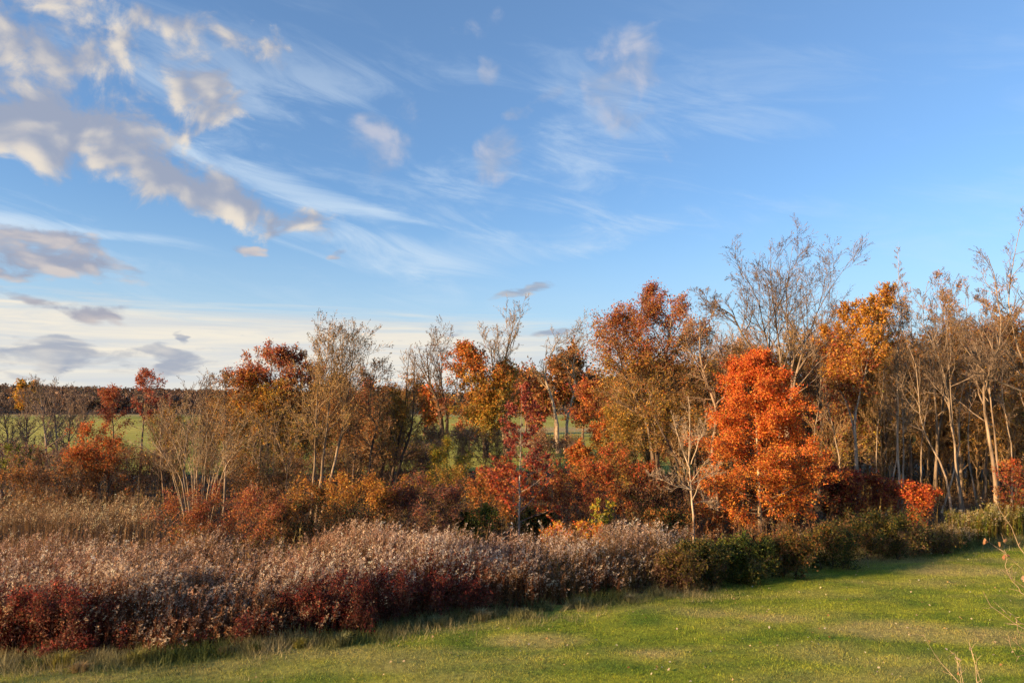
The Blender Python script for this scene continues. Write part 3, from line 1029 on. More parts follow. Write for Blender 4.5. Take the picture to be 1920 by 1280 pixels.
V('tree', 'orange-topped tree with olive lower leaves and forked dark trunk in the field', T_, [[(912, 860), (905, 800), (893, 735), (878, 660)], [(908, 860), (925, 790), (940, 730), (945, 705)]], 76, hm(52, 76), 'round', 131,
  r0=0.26, n1=26, n2=7, n3=4, t0=0.18, ang=42, up=.12, leaves=21000, lsize=0.20, lwidth=.36, lspread=0.24, twig_r=0.012, bark=DARK, twig=TAN,
  pal=[(0, OLIVE + LIME), (0.45, OLIVE + GOLD), (0.72, RUST + GOLD + OLIVE), (1, OR[:2] + RUST)], depth=0.3)
V('tree', 'bare grey tree with upright limbs right behind the orange-topped tree', T_, [[(950, 850), (948, 760), (945, 690), (962, 612)], [(950, 850), (935, 740), (925, 690), (918, 640)]], 80, hm(42, 80), 'vase', 132,
  r0=0.26, n1=18, n2=7, n3=6, n4=3, t0=0.3, ang=32, up=.2, twig_r=0.014, bark=MID, twig=TAN, leaves=1500, lsize=.2, lspread=.2, pal=[(0, RUST), (1, BROWN)], lmask=lambda h, x: np.where(h < .55, 1, .05), depth=0.3)
V('tree', 'pale bare tree with two sinuous trunks standing in the field', T_, [[(1048, 835), (1040, 770), (1022, 700), (1035, 660), (1050, 632)], [(1060, 835), (1065, 780), (1080, 720), (1072, 690), (1090, 634)]], 84, hm(42, 84), 'vase', 133,
  r0=0.24, n1=14, n2=7, n3=6, n4=3, t0=0.4, ang=40, up=.1, gnarl=.2, twig_r=0.013, bark=PALE, twig=TAN, depth=0.3)
V('tree', 'bare dark-trunked tree in the field left of the orange-topped tree', T_, [[(836, 838), (838, 780), (828, 720), (830, 655)], [(836, 838), (822, 760), (806, 720), (800, 662)]], 76, hm(42, 76), 'vase', 134,
  r0=0.30, n1=16, n2=7, n3=6, n4=3, t0=0.3, ang=34, up=.16, twig_r=0.013, bark=DARK, twig=MID, leaves=1800, lsize=.22, lspread=.25, pal=[(0, RUST), (1, RED)], lmask=lambda h, x: np.where(h < .55, 1, .03), depth=0.3)
V('tree', 'young reddish tree in the field between the bare one and the orange-topped one', T_, [[(880, 855), (880, 800), (878, 745)]], 82, hm(34, 82), 'round', 135,
  r0=0.1, n1=14, n2=6, n3=4, t0=.2, leaves=2600, lsize=.24, lspread=.25, twig_r=.012, pal=[(0, RUST + RED), (1, RUST)])

# --- thicket rows behind the front trees ------------------------------------
def thicket(seed, pl0, pl1, tw):
    return V('thicket_tree', 'x', T_, [[(960, 880), (955, 800), (962, 715)], [(966, 880), (985, 800), (1000, 735)], [(954, 880), (935, 800), (922, 745)], [(960, 880), (968, 800), (980, 700)]], 50, hm(52, 50), 'round', seed,
             r0=.06, n1=20, n2=8, n3=7, n4=3, t0=.06, ang=34, up=.12, a2=32, ratio2=.55, ratio3=.5, leaves=8500, lsize=.11, lspread=.2, lwidth=.26, bark=MID, twig=tw, twig_r=.0085, depth=.8, pal=[(0, BROWN), (.45, pl0), (1, pl1)], gap=.1)


protos = [thicket(90, OLIVE + GOLD, OLIVE + GOLD, (.30, .19, .09)), thicket(91, BROWN + RUST, RUST + GOLD, (.27, .165, .085)), thicket(92, OLIVE + GOLD, GOLD + RUST, (.33, .22, .10)), thicket(93, BROWN + RUST, RED + RUST, (.26, .165, .105))]
spots = [(325, 48, .66, 0, 'left of the vase-shaped shrub'), (395, 53, .7, 1, 'behind the middle of the vase-shaped shrub'), (450, 46, .78, 0, 'right behind the vase-shaped shrub'), (500, 55, .9, 2, 'behind the red-crowned tall tree'),
         (545, 48, .88, 0, 'between the red-crowned and the tallest olive tree'), (600, 52, .95, 0, 'behind the tallest olive tree'), (650, 47, .92, 1, 'just right of the tallest olive tree'), (700, 53, .85, 0, 'behind the curved dark trunk'), (738, 58, .85, 2, 'behind the forked snag'),
         (1175, 58, 1.0, 0, 'behind the left side of the oak'), (1222, 50, 1.05, 0, 'behind the oak trunk'), (1262, 56, 1.15, 1, 'behind the right side of the oak'), (1310, 50, 1.1, 0, 'behind the bare sapling'), (1350, 57, 1.2, 3, 'behind the crooked dead trunk'),
         (1395, 50, 1.2, 1, 'behind the left half of the orange tree'), (1450, 56, 1.2, 3, 'behind the top of the orange tree'), (1510, 50, 1.3, 0, 'behind the right half of the orange tree'), (1545, 58, 1.2, 2, 'right of the biggest bare tree'),
         (1600, 52, 1.2, 0, 'behind the gold-orange crown'), (1650, 60, 1.25, 1, 'just right of the gold-orange crown'), (1690, 51, 1.15, 2, 'behind the tall slim trunk'), (1740, 58, 1.3, 1, 'behind the sharply leaning light trunk'), (1775, 50, 1.2, 0, 'behind the pale curved trunk'),
         (1820, 56, 1.3, 2, 'right of the pale curved trunk'), (1860, 50, 1.4, 3, 'under the crimson treetop'), (1905, 55, 1.3, 2, 'under the bare limbs at the right edge'), (1945, 49, 1.4, 0, 'cut by the right edge')]
spots += [(-90, 44, .8, 1, 'just beyond the left edge'), (-210, 50, .95, 0, 'farther beyond the left edge'), (-330, 46, .9, 3, 'farthest beyond the left edge'), (2030, 46, 1.35, 1, 'just beyond the right edge'), (2120, 52, 1.5, 2, 'farther beyond the right edge'), (2230, 47, 1.4, 0, 'farthest beyond the right edge')]
looks = ['olive-brown twiggy tree', 'brown twiggy tree', 'golden twiggy tree', 'reddish brown twiggy tree']
used = set()
rs = np.random.default_rng(95)
for px, d_, sc, k, where_ in spots:
    lb, gr = f'{looks[k]} of the rear thicket, {where_}', 'twiggy trees of the rear thicket'
    if k in used:
        copy_tree(protos[k], (gx(px, d_), d_, 0), rs.random() * 6.28, (sc, sc, sc * rs.uniform(.92, 1.06)), lb, gr)
    else:
        used.add(k); o = protos[k]
        o.location = (gx(px, d_), d_, 0); o.scale = (sc, sc, sc); o.rotation_euler = (0, 0, rs.random() * 6.28)
        tag(o, lb, None, gr)

# --- left group -------------------------------------------------------------
bl = [(22, 900, 8, 760, 46), (92, 905, 76, 716, 45), (112, 900, 98, 724, 47), (125, 890, 135, 735, 48), (48, 900, 52, 738, 50), (150, 885, 162, 742, 50), (5, 895, -12, 745, 44)]
bl_lab = ['short bare tree leaning left at the left edge', 'tallest bare grey tree by the green field, leaning left', 'thin bare tree close right of the tallest leaning one',
          'bare slim tree leaning right, in front of the green field', 'bare tree between the left edge and the tallest leaning one', 'rightmost bare slim tree, beside the red treetops', 'bare tree cut by the left edge']
for j, (bx, by, tx, ty, d_) in enumerate(bl):
    V('bare_tree', bl_lab[j], T_, [[(bx, by), ((bx * .6 + tx * .4), (by * .6 + ty * .4)), (tx, ty)]], d_, hm(36, d_), 'round', 140 + j,
      r0=0.10, n1=18, n2=8, n3=6, n4=3, t0=0.28, ang=40, a2=36, ratio2=.55, ratio3=.5, up=.12, gnarl=.15, bark=GREY, twig=(0.26, 0.19, 0.135), twig_r=0.0075, group='bare trees by the green field')
V('tree', 'salmon red small treetop left of the taller red one, before the far wood', T_, [[(206, 905), (212, 820), (212, 738)]], 50, hm(40, 50), 'dome', 151,
  r0=.1, n1=20, n2=6, n3=5, t0=.58, leaves=3300, lsize=.11, lspread=.13, bark=GREY, gap=.25, pal=[(0, RED), (1, RED + RUST[:1])])
V('tree', 'taller salmon red treetop rising above the far left ridge', T_, [[(262, 900), (268, 800), (280, 706)]], 48, hm(42, 48), 'round', 152,
  r0=.1, n1=20, n2=6, n3=5, t0=.54, leaves=3000, lsize=.11, lspread=.10, bark=GREY, pal=[(0, RED), (1, RED)], gap=.35)
V('tree', 'bushy orange-red small tree with dark right side, at the meadow end', T_, [[(196, 945), (182, 880), (172, 808)], [(200, 945), (206, 870), (214, 830)], [(186, 945), (160, 890), (148, 850)]], 36, hm(52, 36), 'round', 153,
  r0=.06, n1=16, n2=6, n3=5, t0=.08, leaves=13000, lsize=.085, lspread=.13, bark=MID, depth=.5, pal=[(0, BROWN + PURP), (.4, BROWN + RUST), (.7, RUST + OR[:1]), (1, OR[:1] + RUST + ORED[1:2])])
V('shrub', 'low russet shrub at the left edge behind the tan weeds', 'shrub', [[(70, 950), (60, 915), (52, 893)], [(40, 950), (20, 920), (5, 905)], [(95, 950), (115, 915), (128, 892)]], 34.5, hm(55, 34.5), 'round', 154,
  r0=.03, n1=14, n2=6, n3=5, t0=.05, leaves=7000, lsize=.07, lspread=.12, bark=MID, depth=.5, pal=[(0, BROWN + OLIVE), (.6, BROWN + RUST), (1, RUST + BROWN)])
V('shrub', 'small yellow-green shrub among bare trunks at the left edge', 'shrub', [[(24, 905), (22, 870), (20, 838)], [(30, 905), (40, 875), (48, 850)]], 42, hm(26, 42), 'dome', 155,
  r0=.03, n1=14, n2=6, n3=4, t0=.3, leaves=3200, lsize=.11, lspread=.12, bark=DARK, pal=[(0, GREEN + OLIVE), (1, LIME)])
V('shrub', 'grey-brown leafless brush under the bare trees at far left', 'shrub', [[(60, 920), (50, 880), (40, 845)], [(90, 920), (95, 880), (100, 850)], [(30, 920), (10, 880), (0, 850)], [(110, 920), (125, 880), (135, 855)]], 40, hm(40, 40), 'round', 156,
  r0=.02, n1=16, n2=7, n3=6, t0=.1, leaves=2500, lsize=.08, lspread=.2, bark=GREY, depth=.6, pal=[(0, BROWN), (1, PURP)])
bru = [(10, 46, 0, 'at the left edge under the bare trees'), (75, 43, 1, 'under the tallest leaning bare tree'), (140, 47, 0, 'left of the bushy orange-red tree'), (250, 42, 1, 'between the bushy orange-red tree and the vase-shaped shrub'), (300, 46, 0, 'under the slim brown tree by the vase-shaped shrub'),
       (215, 52, 1, 'under the salmon red treetops'), (455, 44, 0, 'right of the vase-shaped shrub'), (560, 43, 1, 'behind the slim trunks of the middle thicket'), (640, 42, 0, 'under the tallest olive tree'), (715, 46, 1, 'under the curved dark trunk'), (790, 48, 0, 'at the field gap left of the yellow-green shrub'),
       (1010, 50, 1, 'below the stone walls'), (812, 56, 1, 'in the field gap right of the snag'), (868, 60, 0, 'in the field gap beside the small bench'), (930, 58, 1, 'behind the red sapling, below the orange-topped tree'), (1062, 58, 0, 'below the pale bare tree with two trunks'), (765, 52, 0, 'at the foot of the forked snag'), (-120, 36, 1, 'just beyond the left edge'), (-260, 38, 0, 'farther beyond the left edge'), (2010, 36, 0, 'just beyond the right edge'), (2120, 37, 1, 'farther beyond the right edge'), (1120, 47, 0, 'left of the oak trunk')]
bp = [V('brushwood', 'x', 'shrub', [[(960 + k * 9, 900), (958 + k * 16, 870), (955 + k * 24, 838 + 6 * abs(k))] for k in (-2, -1, 0, 1, 2)], 42, hm(30, 42), 'round', 600 + m, r0=.02, n1=16, n2=8, n3=7, t0=.05, ang=36, a2=34, up=.1, leaves=2600, lsize=.08, lspread=.2,
          bark=GREY, twig=((.24, .175, .125), (.22, .14, .09))[m], twig_r=.007, depth=.7, pal=[(0, BROWN + PURP), (1, BROWN + ((OLIVE, RUST)[m]))]) for m in (0, 1)]
rs2 = np.random.default_rng(66)
for j, (px, d_, m, w_) in enumerate(bru):
    lb = ('grey-brown', 'rusty brown')[m] + ' leafless brushwood ' + w_
    sc = rs2.uniform(.85, 1.25) * (.8 if px < 320 else 1)
    if j < 2:
        bp[m].location = (gx(px, d_), d_, 0); bp[m].scale = (sc,) * 3; tag(bp[m], lb, None, 'brushwood under the trees')
    else:
        copy_tree(bp[m], (gx(px, d_), d_, 0), rs2.random() * 6.28, (sc * 1.15, sc * 1.15, sc * rs2.uniform(.8, 1.1)), lb, 'brushwood under the trees')
# the pale vase-shaped willow
st = []
rs = np.random.default_rng(3)
for k in range(19):
    f = (k / 18 - 0.5) * 2
    st.append([(372 + f * 15, 965), (370 + f * 52 + rs.normal(0, 6), 880 - (1 - f * f) * 10), (366 + f * 112 + rs.normal(0, 8), 815 - (1 - f * f) * 62 + rs.normal(0, 14))])
V('willow_shrub', 'big leafless vase-shaped shrub with many pale stems fanning from one base', 'shrub', st, 30.5, 0.62, 'limb', 157,
  r0=.024, n1=9, n2=6, n3=5, t0=.40, ang=25, asd=9, a2=30, up=.05, gnarl=.1, bark=(0.36, 0.275, 0.18), twig=(0.31, 0.225, 0.13), l1c=(.34, .255, .16), twig_r=.005, sides=5, depth=.9, leaves=1500, lsize=.06, lspread=.05, pal=[(0, OLIVE + GOLD), (1, BROWN)], tipr=.25)
V('bare_tree', 'grey bare tree rising behind the vase-shaped shrub, left one', T_, [[(345, 930), (350, 820), (372, 718)]], 38, hm(48, 38), 'round', 158, r0=.07, n1=16, n2=6, n3=5, n4=3, t0=.4, ang=34, up=.12, bark=GREY, twig=(0.21, 0.15, 0.1), twig_r=.007, tg=.1)
V('bare_tree', 'grey bare tree rising behind the vase-shaped shrub, right one', T_, [[(420, 930), (425, 820), (418, 712)]], 37, hm(44, 37), 'round', 159, r0=.07, n1=16, n2=6, n3=5, n4=3, t0=.3, ang=34, up=.12, bark=GREY, twig=(0.24, 0.16, 0.09), twig_r=.007,
  leaves=1500, lsize=.08, lspread=.08, pal=[(0, RUST), (1, BROWN)])
V('bare_tree', 'slim brown tree between the red treetop and the vase-shaped shrub', T_, [[(310, 930), (300, 830), (312, 742)]], 40, hm(42, 40), 'round', 160, r0=.06, n1=14, n2=6, n3=5, n4=3, t0=.2, ang=38, bark=MID, twig=(0.2, 0.14, 0.1), twig_r=.007)
V('shrub', 'rust and red shrub with yellow lower leaves below the vase-shaped shrub', 'shrub', [[(400, 1025), (395, 970), (390, 938)], [(370, 1025), (340, 975), (325, 955)], [(430, 1025), (455, 970), (470, 940)], [(440, 1025), (490, 985), (510, 958)]], 24.8, hm(58, 24.8), 'round', 161,
  r0=.025, n1=14, n2=6, n3=5, t0=.05, leaves=17000, lsize=.055, lspread=.13, bark=(.2, .11, .07), depth=.4, upl=.12, pal=[(0, OLIVE + LIME + BROWN), (.35, RUST + BROWN + OLIVE), (.7, RUST + BROWN + RED), (1, RUST + RED)])
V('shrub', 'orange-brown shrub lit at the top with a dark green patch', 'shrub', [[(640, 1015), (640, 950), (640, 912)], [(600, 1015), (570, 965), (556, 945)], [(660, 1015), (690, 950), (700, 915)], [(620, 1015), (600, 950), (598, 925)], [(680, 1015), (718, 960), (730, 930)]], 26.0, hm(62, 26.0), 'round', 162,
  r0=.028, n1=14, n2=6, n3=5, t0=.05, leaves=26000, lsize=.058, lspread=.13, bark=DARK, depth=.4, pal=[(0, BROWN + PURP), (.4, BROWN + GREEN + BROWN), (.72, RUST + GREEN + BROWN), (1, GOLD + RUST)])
V('shrub', 'purple-brown twiggy shrub behind the silver weeds near the red sapling', 'shrub', [[(790, 1010), (790, 950), (785, 915)], [(760, 1010), (740, 960), (735, 935)], [(810, 1010), (830, 955), (838, 930)]], 26.2, hm(60, 26.2), 'round', 163,
  r0=.02, n1=16, n2=7, n3=6, t0=.05, leaves=15000, lsize=.055, lspread=.13, bark=DARK, twig=(0.13, 0.08, 0.06), depth=.4, pal=[(0, PURP), (.6, PURP + BROWN), (1, RED + PURP)])
V('shrub', 'dull maroon shrub tucked between the orange-brown shrub and the rusty one', 'shrub', [[(520, 1010), (520, 960), (515, 930)], [(545, 1010), (555, 960), (560, 940)]], 27.5, hm(36, 27.5), 'round', 164,
  r0=.02, n1=16, n2=7, n3=5, t0=.05, leaves=10000, lsize=.058, lspread=.13, bark=DARK, depth=.3, pal=[(0, BROWN), (1, BROWN + PURP + RUST)])
V('shrub', 'brown shrub right of the vase-shaped shrub, in front of slim trunks', 'shrub', [[(480, 960), (470, 915), (465, 890)], [(510, 960), (520, 920), (535, 900)]], 32, hm(50, 32), 'round', 165,
  r0=.02, n1=16, n2=7, n3=6, t0=.05, leaves=5000, lsize=.075, lspread=.12, bark=DARK, depth=.4, pal=[(0, BROWN), (1, BROWN + RUST)])

# --- middle group -----------------------------------------------------------
V('tree', 'tall tree with red crown on the left and golden lower leaves', T_, [[(474, 935), (476, 840), (500, 740), (512, 668)], [(478, 935), (488, 820), (462, 740), (456, 712)], [(482, 935), (510, 800), (548, 720), (556, 672)]], 38, hm(58, 38), 'round', 171,
  r0=.10, n1=18, n2=8, n3=7, n4=2, t0=.40, ang=40, a2=36, up=.1, leaves=20000, lsize=.105, lspread=.15, bark=(0.17, .125, .09), twig=TAN, twig_r=.007, depth=.6, pal=[(0, BROWN + OLIVE), (.5, GOLD + OLIVE), (.70, RUST + GOLD), (.84, RED + RUST), (1, RED + RUST[:1])],
  lmask=lambda h, x: np.where(h < .6, .22, 1))
V('tree', 'tallest olive-brown twiggy tree of the middle group with wispy top', T_, [[(592, 935), (606, 860), (618, 760), (624, 628)], [(600, 935), (636, 830), (652, 720), (662, 640)], [(584, 935), (592, 830), (596, 740), (600, 668)]], 35, hm(58, 35), 'round', 172,
  r0=.085, n1=17, n2=7, n3=6, n4=2, t0=.36, ang=30, a2=32, ratio2=.55, ratio3=.5, up=.13, tg=.1, leaves=4500, lsize=.07, lspread=.08, bark=(0.25, .19, .13), twig=(0.31, 0.21, 0.105), twig_r=.006, depth=.6,
  pal=[(0, OLIVE + BROWN), (.7, OLIVE + GOLD), (.85, BROWN + OLIVE), (1, BROWN + [(0.06, 0.05, 0.03)])], gap=.25)
V('tree', 'slim brown tree leaning left inside the middle thicket', T_, [[(552, 925), (530, 850), (508, 800), (512, 730)]], 37, hm(50, 37), 'round', 173, r0=.07, n1=16, n2=7, n3=5, n4=2, t0=.3, ang=38, leaves=2500, lsize=.09, lspread=.1, bark=MID, twig=(.24, .155, .075), twig_r=.006, pal=[(0, OLIVE), (1, GOLD + OLIVE)])
V('tree', 'slim pale-stemmed clump at the foot of the middle thicket', T_, [[(515, 960), (505, 880), (495, 800)], [(520, 960), (512, 880), (522, 790)], [(528, 960), (540, 880), (560, 800)], [(512, 960), (488, 890), (462, 830)]], 32, hm(36, 32), 'even', 174, r0=.035, n1=12, n2=6, n3=5, t0=.25, ang=30, leaves=1500, lsize=.07, lspread=.1, bark=(.3, .22, .14), twig=(.24, .165, .09), twig_r=.006, pal=[(0, OLIVE), (1, BROWN)], depth=.5)
V('tree', 'tree with a curved dark trunk, bare at the top', T_, [[(684, 925), (694, 850), (706, 800), (690, 760), (708, 678)]], 36, hm(62, 36), 'round', 175, r0=.085, n1=18, n2=7, n3=5, n4=3, t0=.35, ang=45, leaves=3500, lsize=.085, lspread=.12, bark=DARK, twig=(.21, .14, .075), twig_r=.0065, pal=[(0, OLIVE + RUST), (.6, BROWN + RUST), (1, BROWN)], lmask=lambda h, x: np.where(h > .8, .3, 1))
V('tree', 'brown twiggy tree filling the gap right of the tallest olive one', T_, [[(655, 920), (668, 830), (672, 720)]], 39, hm(60, 39), 'round', 176, r0=.07, n1=18, n2=8, n3=6, t0=.2, ang=40, leaves=5000, lsize=.095, lspread=.14, bark=MID, twig=(.2, .135, .075), twig_r=.007, pal=[(0, BROWN), (.7, RUST + BROWN), (1, BROWN + RED)])
V('tree', 'dead-topped tree with a forked bare snag above golden brown twigs', T_, [[(728, 915), (742, 850), (758, 780), (768, 655)], [(735, 915), (752, 860), (772, 800), (776, 692), (778, 662)], [(700, 915), (725, 850), (736, 800), (742, 740)]], 41, hm(40, 41), 'dome', 177, r0=.10, n1=22, n2=8, n3=6, t0=.3, ang=42, up=.12, leaves=7000, lsize=.09, lspread=.12, bark=DARK, twig=(.25, .16, .075), twig_r=.007, depth=.3,
  pal=[(0, BROWN + OLIVE), (.6, OLIVE + GOLD), (.85, RUST + GOLD), (1, RUST)], lmask=lambda h, x: np.where(h > .84, 0.0, 1))
V('shrub', 'yellow-green wispy shrub left of the red sapling', 'shrub', [[(838, 940), (838, 870), (840, 826)], [(826, 940), (818, 880), (812, 850)], [(850, 940), (862, 890), (870, 860)]], 40, hm(24, 40), 'round', 178,
  r0=.02, n1=14, n2=7, n3=5, t0=.1, ang=36, leaves=5500, lsize=.08, lspread=.12, bark=DARK, twig=(.2, .16, .05), depth=.3, pal=[(0, OLIVE), (.6, OLIVE + LIME), (1, LIME + YELL)])
V('shrub', 'olive shrub at the foot of the yellow-green wispy one', 'shrub', [[(850, 965), (848, 920), (845, 885)], [(880, 965), (895, 920), (905, 890)], [(825, 965), (812, 930), (800, 905)]], 33, hm(40, 33), 'round', 179,
  r0=.02, n1=15, n2=7, n3=5, t0=.06, ang=42, leaves=7000, lsize=.07, lspread=.13, bark=DARK, twig=(.15, .11, .05), depth=.4, pal=[(0, BROWN + OLIVE), (1, OLIVE + GOLD)])
V('red_sapling', 'slender sapling with pale trunk, crimson top and orange-red lower leaves', T_, [[(973, 1035), (974, 940), (976, 840), (978, 722)]], 27.5, hm(96, 27.5), 'cone', 180,
  r0=.045, n1=40, n2=6, n3=4, t0=.20, ang=66, asd=10, up=.05, gnarl=.1, leaves=9500, lsize=.085, lwidth=.34, lspread=.06, bark=(.42, .36, .29), twig=(.14, .09, .07), twig_r=.005, gap=.12,
  pal=[(0, ORED + RUST), (.4, ORED + RUST), (.68, RED + CRIM), (1, CRIM + RED)], lmask=lambda h, x: np.where(h > .55, .55, 1.0))
V('shrub', 'dense crimson shrub right of the red sapling', 'shrub', [[(1060, 1005), (1055, 950), (1050, 905)], [(1030, 1005), (1020, 960), (1015, 925)], [(1090, 1005), (1105, 960), (1110, 930)]], 29, hm(42, 29), 'round', 181,
  r0=.02, n1=15, n2=7, n3=5, t0=.06, leaves=8500, lsize=.06, lspread=.11, bark=MID, depth=.4, pal=[(0, BROWN + OLIVE), (.5, CRIM + RUST + BROWN), (1, CRIM + RUST)])
V('shrub', 'glowing orange-red bush below the oak, left of the bare sapling', 'shrub', [[(1150, 985), (1150, 910), (1150, 848)], [(1120, 985), (1110, 920), (1105, 880)], [(1180, 985), (1195, 920), (1205, 880)]], 32, hm(44, 32), 'round', 182,
  r0=.03, n1=16, n2=7, n3=5, t0=.2, leaves=10000, lsize=.075, lspread=.12, bark=DARK, depth=.4, pal=[(0, CRIM + BROWN), (.5, ORED[:1] + RUST), (1, ORED[:2] + RUST)])
V('shrub', 'brown-red shrub behind the red sapling on its left', 'shrub', [[(915, 985), (915, 930), (912, 890)], [(940, 985), (945, 930), (950, 880)]], 31, hm(40, 31), 'round', 183,
  r0=.02, n1=15, n2=7, n3=5, t0=.08, leaves=7000, lsize=.075, lspread=.12, bark=DARK, depth=.4, pal=[(0, BROWN + GREEN), (.6, RUST), (1, RUST + ORED)])
V('tree', 'small yellowing tree behind the red sapling on its right', T_, [[(1075, 955), (1080, 900), (1088, 845)]], 38, hm(42, 38), 'round', 184,
  r0=.05, n1=15, n2=7, n3=5, t0=.1, leaves=5500, lsize=.1, lspread=.14, bark=DARK, pal=[(0, BROWN), (.6, OLIVE + RUST), (1, RUST + OR)])
V('shrub', 'low yellow bush glowing at the foot of the crimson shrub', 'shrub', [[(1085, 1030), (1085, 1005), (1083, 990)], [(1055, 1030), (1045, 1010), (1040, 998)], [(1110, 1030), (1122, 1008), (1128, 996)]], 26, hm(26, 26), 'round', 185,
  r0=.015, n1=14, n2=6, n3=4, t0=.1, leaves=6000, lsize=.08, lspread=.09, bark=DARK, depth=.25, pal=[(0, OLIVE), (.5, YELL + GOLD), (1, YELL + OR)])
V('sapling', 'tiny yellow-green sapling right above the low yellow bush', T_, [[(1112, 1015), (1118, 975), (1122, 938)], [(1114, 1015), (1138, 970), (1152, 945)]], 26.8, hm(14, 26.8), 'round', 186,
  r0=.012, n1=9, n2=4, n3=3, t0=.3, leaves=700, lsize=.10, lspread=.05, bark=DARK, pal=[(0, LIME), (1, LIME + YELL)])
V('shrub', 'dark green shrub at the left foot of the red sapling', 'shrub', [[(905, 1020), (905, 985), (902, 958)], [(880, 1020), (870, 990), (862, 968)]], 27, hm(30, 27), 'round', 187,
  r0=.015, n1=14, n2=6, n3=5, t0=.08, leaves=5000, lsize=.075, lspread=.1, bark=DARK, depth=.3, pal=[(0, GREEN), (.7, GREEN + LIME), (1, LIME + OLIVE)])
V('shrub', 'dark olive undershrub right of the sapling trunk', 'shrub', [[(1015, 1015), (1015, 985), (1018, 968)], [(995, 1015), (990, 985), (990, 970)]], 28.5, hm(30, 28.5), 'round', 188,
  r0=.015, n1=14, n2=6, n3=5, t0=.08, leaves=4200, lsize=.075, lspread=.1, bark=DARK, depth=.3, pal=[(0, GREEN + BROWN), (1, OLIVE + GREEN)])

# --- right group ------------------------------------------------------------
V('oak', 'big oak with red-brown top and olive-gold lower crown', T_, [[(1236, 930), (1222, 830), (1205, 740), (1200, 640), (1205, 545)], [(1236, 930), (1215, 800), (1170, 700), (1148, 605)], [(1238, 930), (1228, 800), (1245, 700), (1262, 580)]], 41, hm(84, 41), 'round', 191,
  r0=.17, n1=28, n2=9, n3=7, n4=1, t0=.28, ang=46, a2=38, up=.08, leaves=42000, lsize=.095, lspread=.22, bark=(.17, .125, .085), twig=(.27, .18, .095), twig_r=.007, depth=1.0,
  pal=[(0, OLIVE + BROWN), (.4, OLIVE + GOLD), (.62, GOLD + RUST + OLIVE), (.80, RUST + RED), (1, RED + RUST)], gap=.06, lmask=lambda h, x: np.where(h < .6, .6, 1))
V('tree', 'olive drooping tree under the left side of the oak', T_, [[(1160, 940), (1155, 860), (1150, 770)], [(1170, 940), (1185, 860), (1195, 790)]], 38, hm(56, 38), 'round', 192,
  r0=.06, n1=20, n2=8, n3=6, t0=.15, ang=50, up=.0, leaves=7500, lsize=.09, lspread=.14, bark=DARK, twig=(.22, .16, .07), twig_r=.006, depth=.5, pal=[(0, BROWN + OLIVE), (1, OLIVE + GOLD)], gap=.2)
V('tree', 'orange-leaved low tree left of the oak, before the far brown trees', T_, [[(1130, 930), (1125, 820), (1120, 722)]], 46, hm(52, 46), 'round', 193,
  r0=.08, n1=18, n2=7, n3=5, t0=.3, leaves=7000, lsize=.13, lspread=.16, bark=DARK, twig=(.2, .13, .07), pal=[(0, OLIVE + RUST), (.6, RUST + OR), (1, RUST + RED)], lmask=lambda h, x: np.where(h < .4, .3, 1))
V('bare_tree', 'dark leaning trunk slanting up to the left behind the bare sapling', T_, [[(1302, 960), (1278, 890), (1252, 830), (1228, 780), (1215, 730)]], 37, hm(38, 37), 'vase', 194,
  r0=.12, n1=14, n2=6, n3=5, t0=.3, ang=55, bark=DARK, twig=MID, twig_r=.007, leaves=1500, lsize=.09, lspread=.1, pal=[(0, BROWN), (1, RUST + OLIVE)])
V('bare_sapling', 'pale bare sapling with thin spreading low branches', T_, [[(1302, 1030), (1297, 930), (1292, 860), (1296, 800), (1290, 742)]], 27.5, hm(60, 27.5), 'cone', 195,
  r0=.048, n1=15, n2=6, n3=4, t0=.30, ang=44, up=.1, gnarl=.14, bark=(.42, .32, .21), twig=(.36, .27, .18), l1c=(.38, .29, .19), twig_r=.005, tipr=.15, limb_f=.5,
  limbs=[dict(p=[(1298, 918, 0), (1262, 908, -.2), (1212, 885, -.4)], r=.022), dict(p=[(1299, 905, 0), (1330, 890, .2), (1352, 868, .3)], r=.018), dict(p=[(1298, 945, 0), (1322, 938, .2), (1338, 948, .3)], r=.014),
         dict(p=[(1294, 880, 0), (1272, 820, .2), (1258, 770, .3)], r=.024), dict(p=[(1295, 870, 0), (1316, 815, -.2), (1326, 775, -.3)], r=.022)])
V('bare_tree', 'crooked light-barked dead trunk bending left of the orange tree', T_, [[(1352, 1000), (1345, 930), (1335, 850), (1345, 770), (1318, 690), (1312, 600)]], 32, hm(52, 32), 'vase', 196,
  r0=.10, n1=16, n2=7, n3=6, n4=2, t0=.36, ang=44, gnarl=.17, taper=1.0, bark=(.27, .19, .12), twig=(.24, .16, .1), twig_r=.006, tipr=.3,
  limbs=[dict(p=[(1342, 760, 0), (1362, 730, .4), (1350, 640, .5)], r=.05), dict(p=[(1320, 695, 0), (1296, 660, -.3), (1290, 612, -.3)], r=.04)])
ORG = [(0.62, 0.26, 0.045), (0.58, 0.19, 0.035), (0.68, 0.35, 0.06)]
ORPAL = [(0, ORG + ORED[1:2]), (.3, ORG + OR), (.55, OR + ORG[:1]), (1, OR + ORED[1:2])]
V('orange_tree', 'bright orange-red leafy tree, the most vivid one, on a short pale trunk', T_, [[(1425, 1010), (1424, 930), (1420, 820), (1412, 662)]], 31.5, hm(142, 31.5), 'oval', 197,
  r0=.085, n1=92, n2=7, n3=6, t0=.09, ang=78, asd=7, up=.012, gnarl=.07, leaves=90000, lsize=.07, lwidth=.36, lspread=.15, bark=(.42, .32, .2), twig=(.12, .08, .06), l1c=(.13, .09, .06), twig_r=.006, gap=.02, pal=ORPAL)
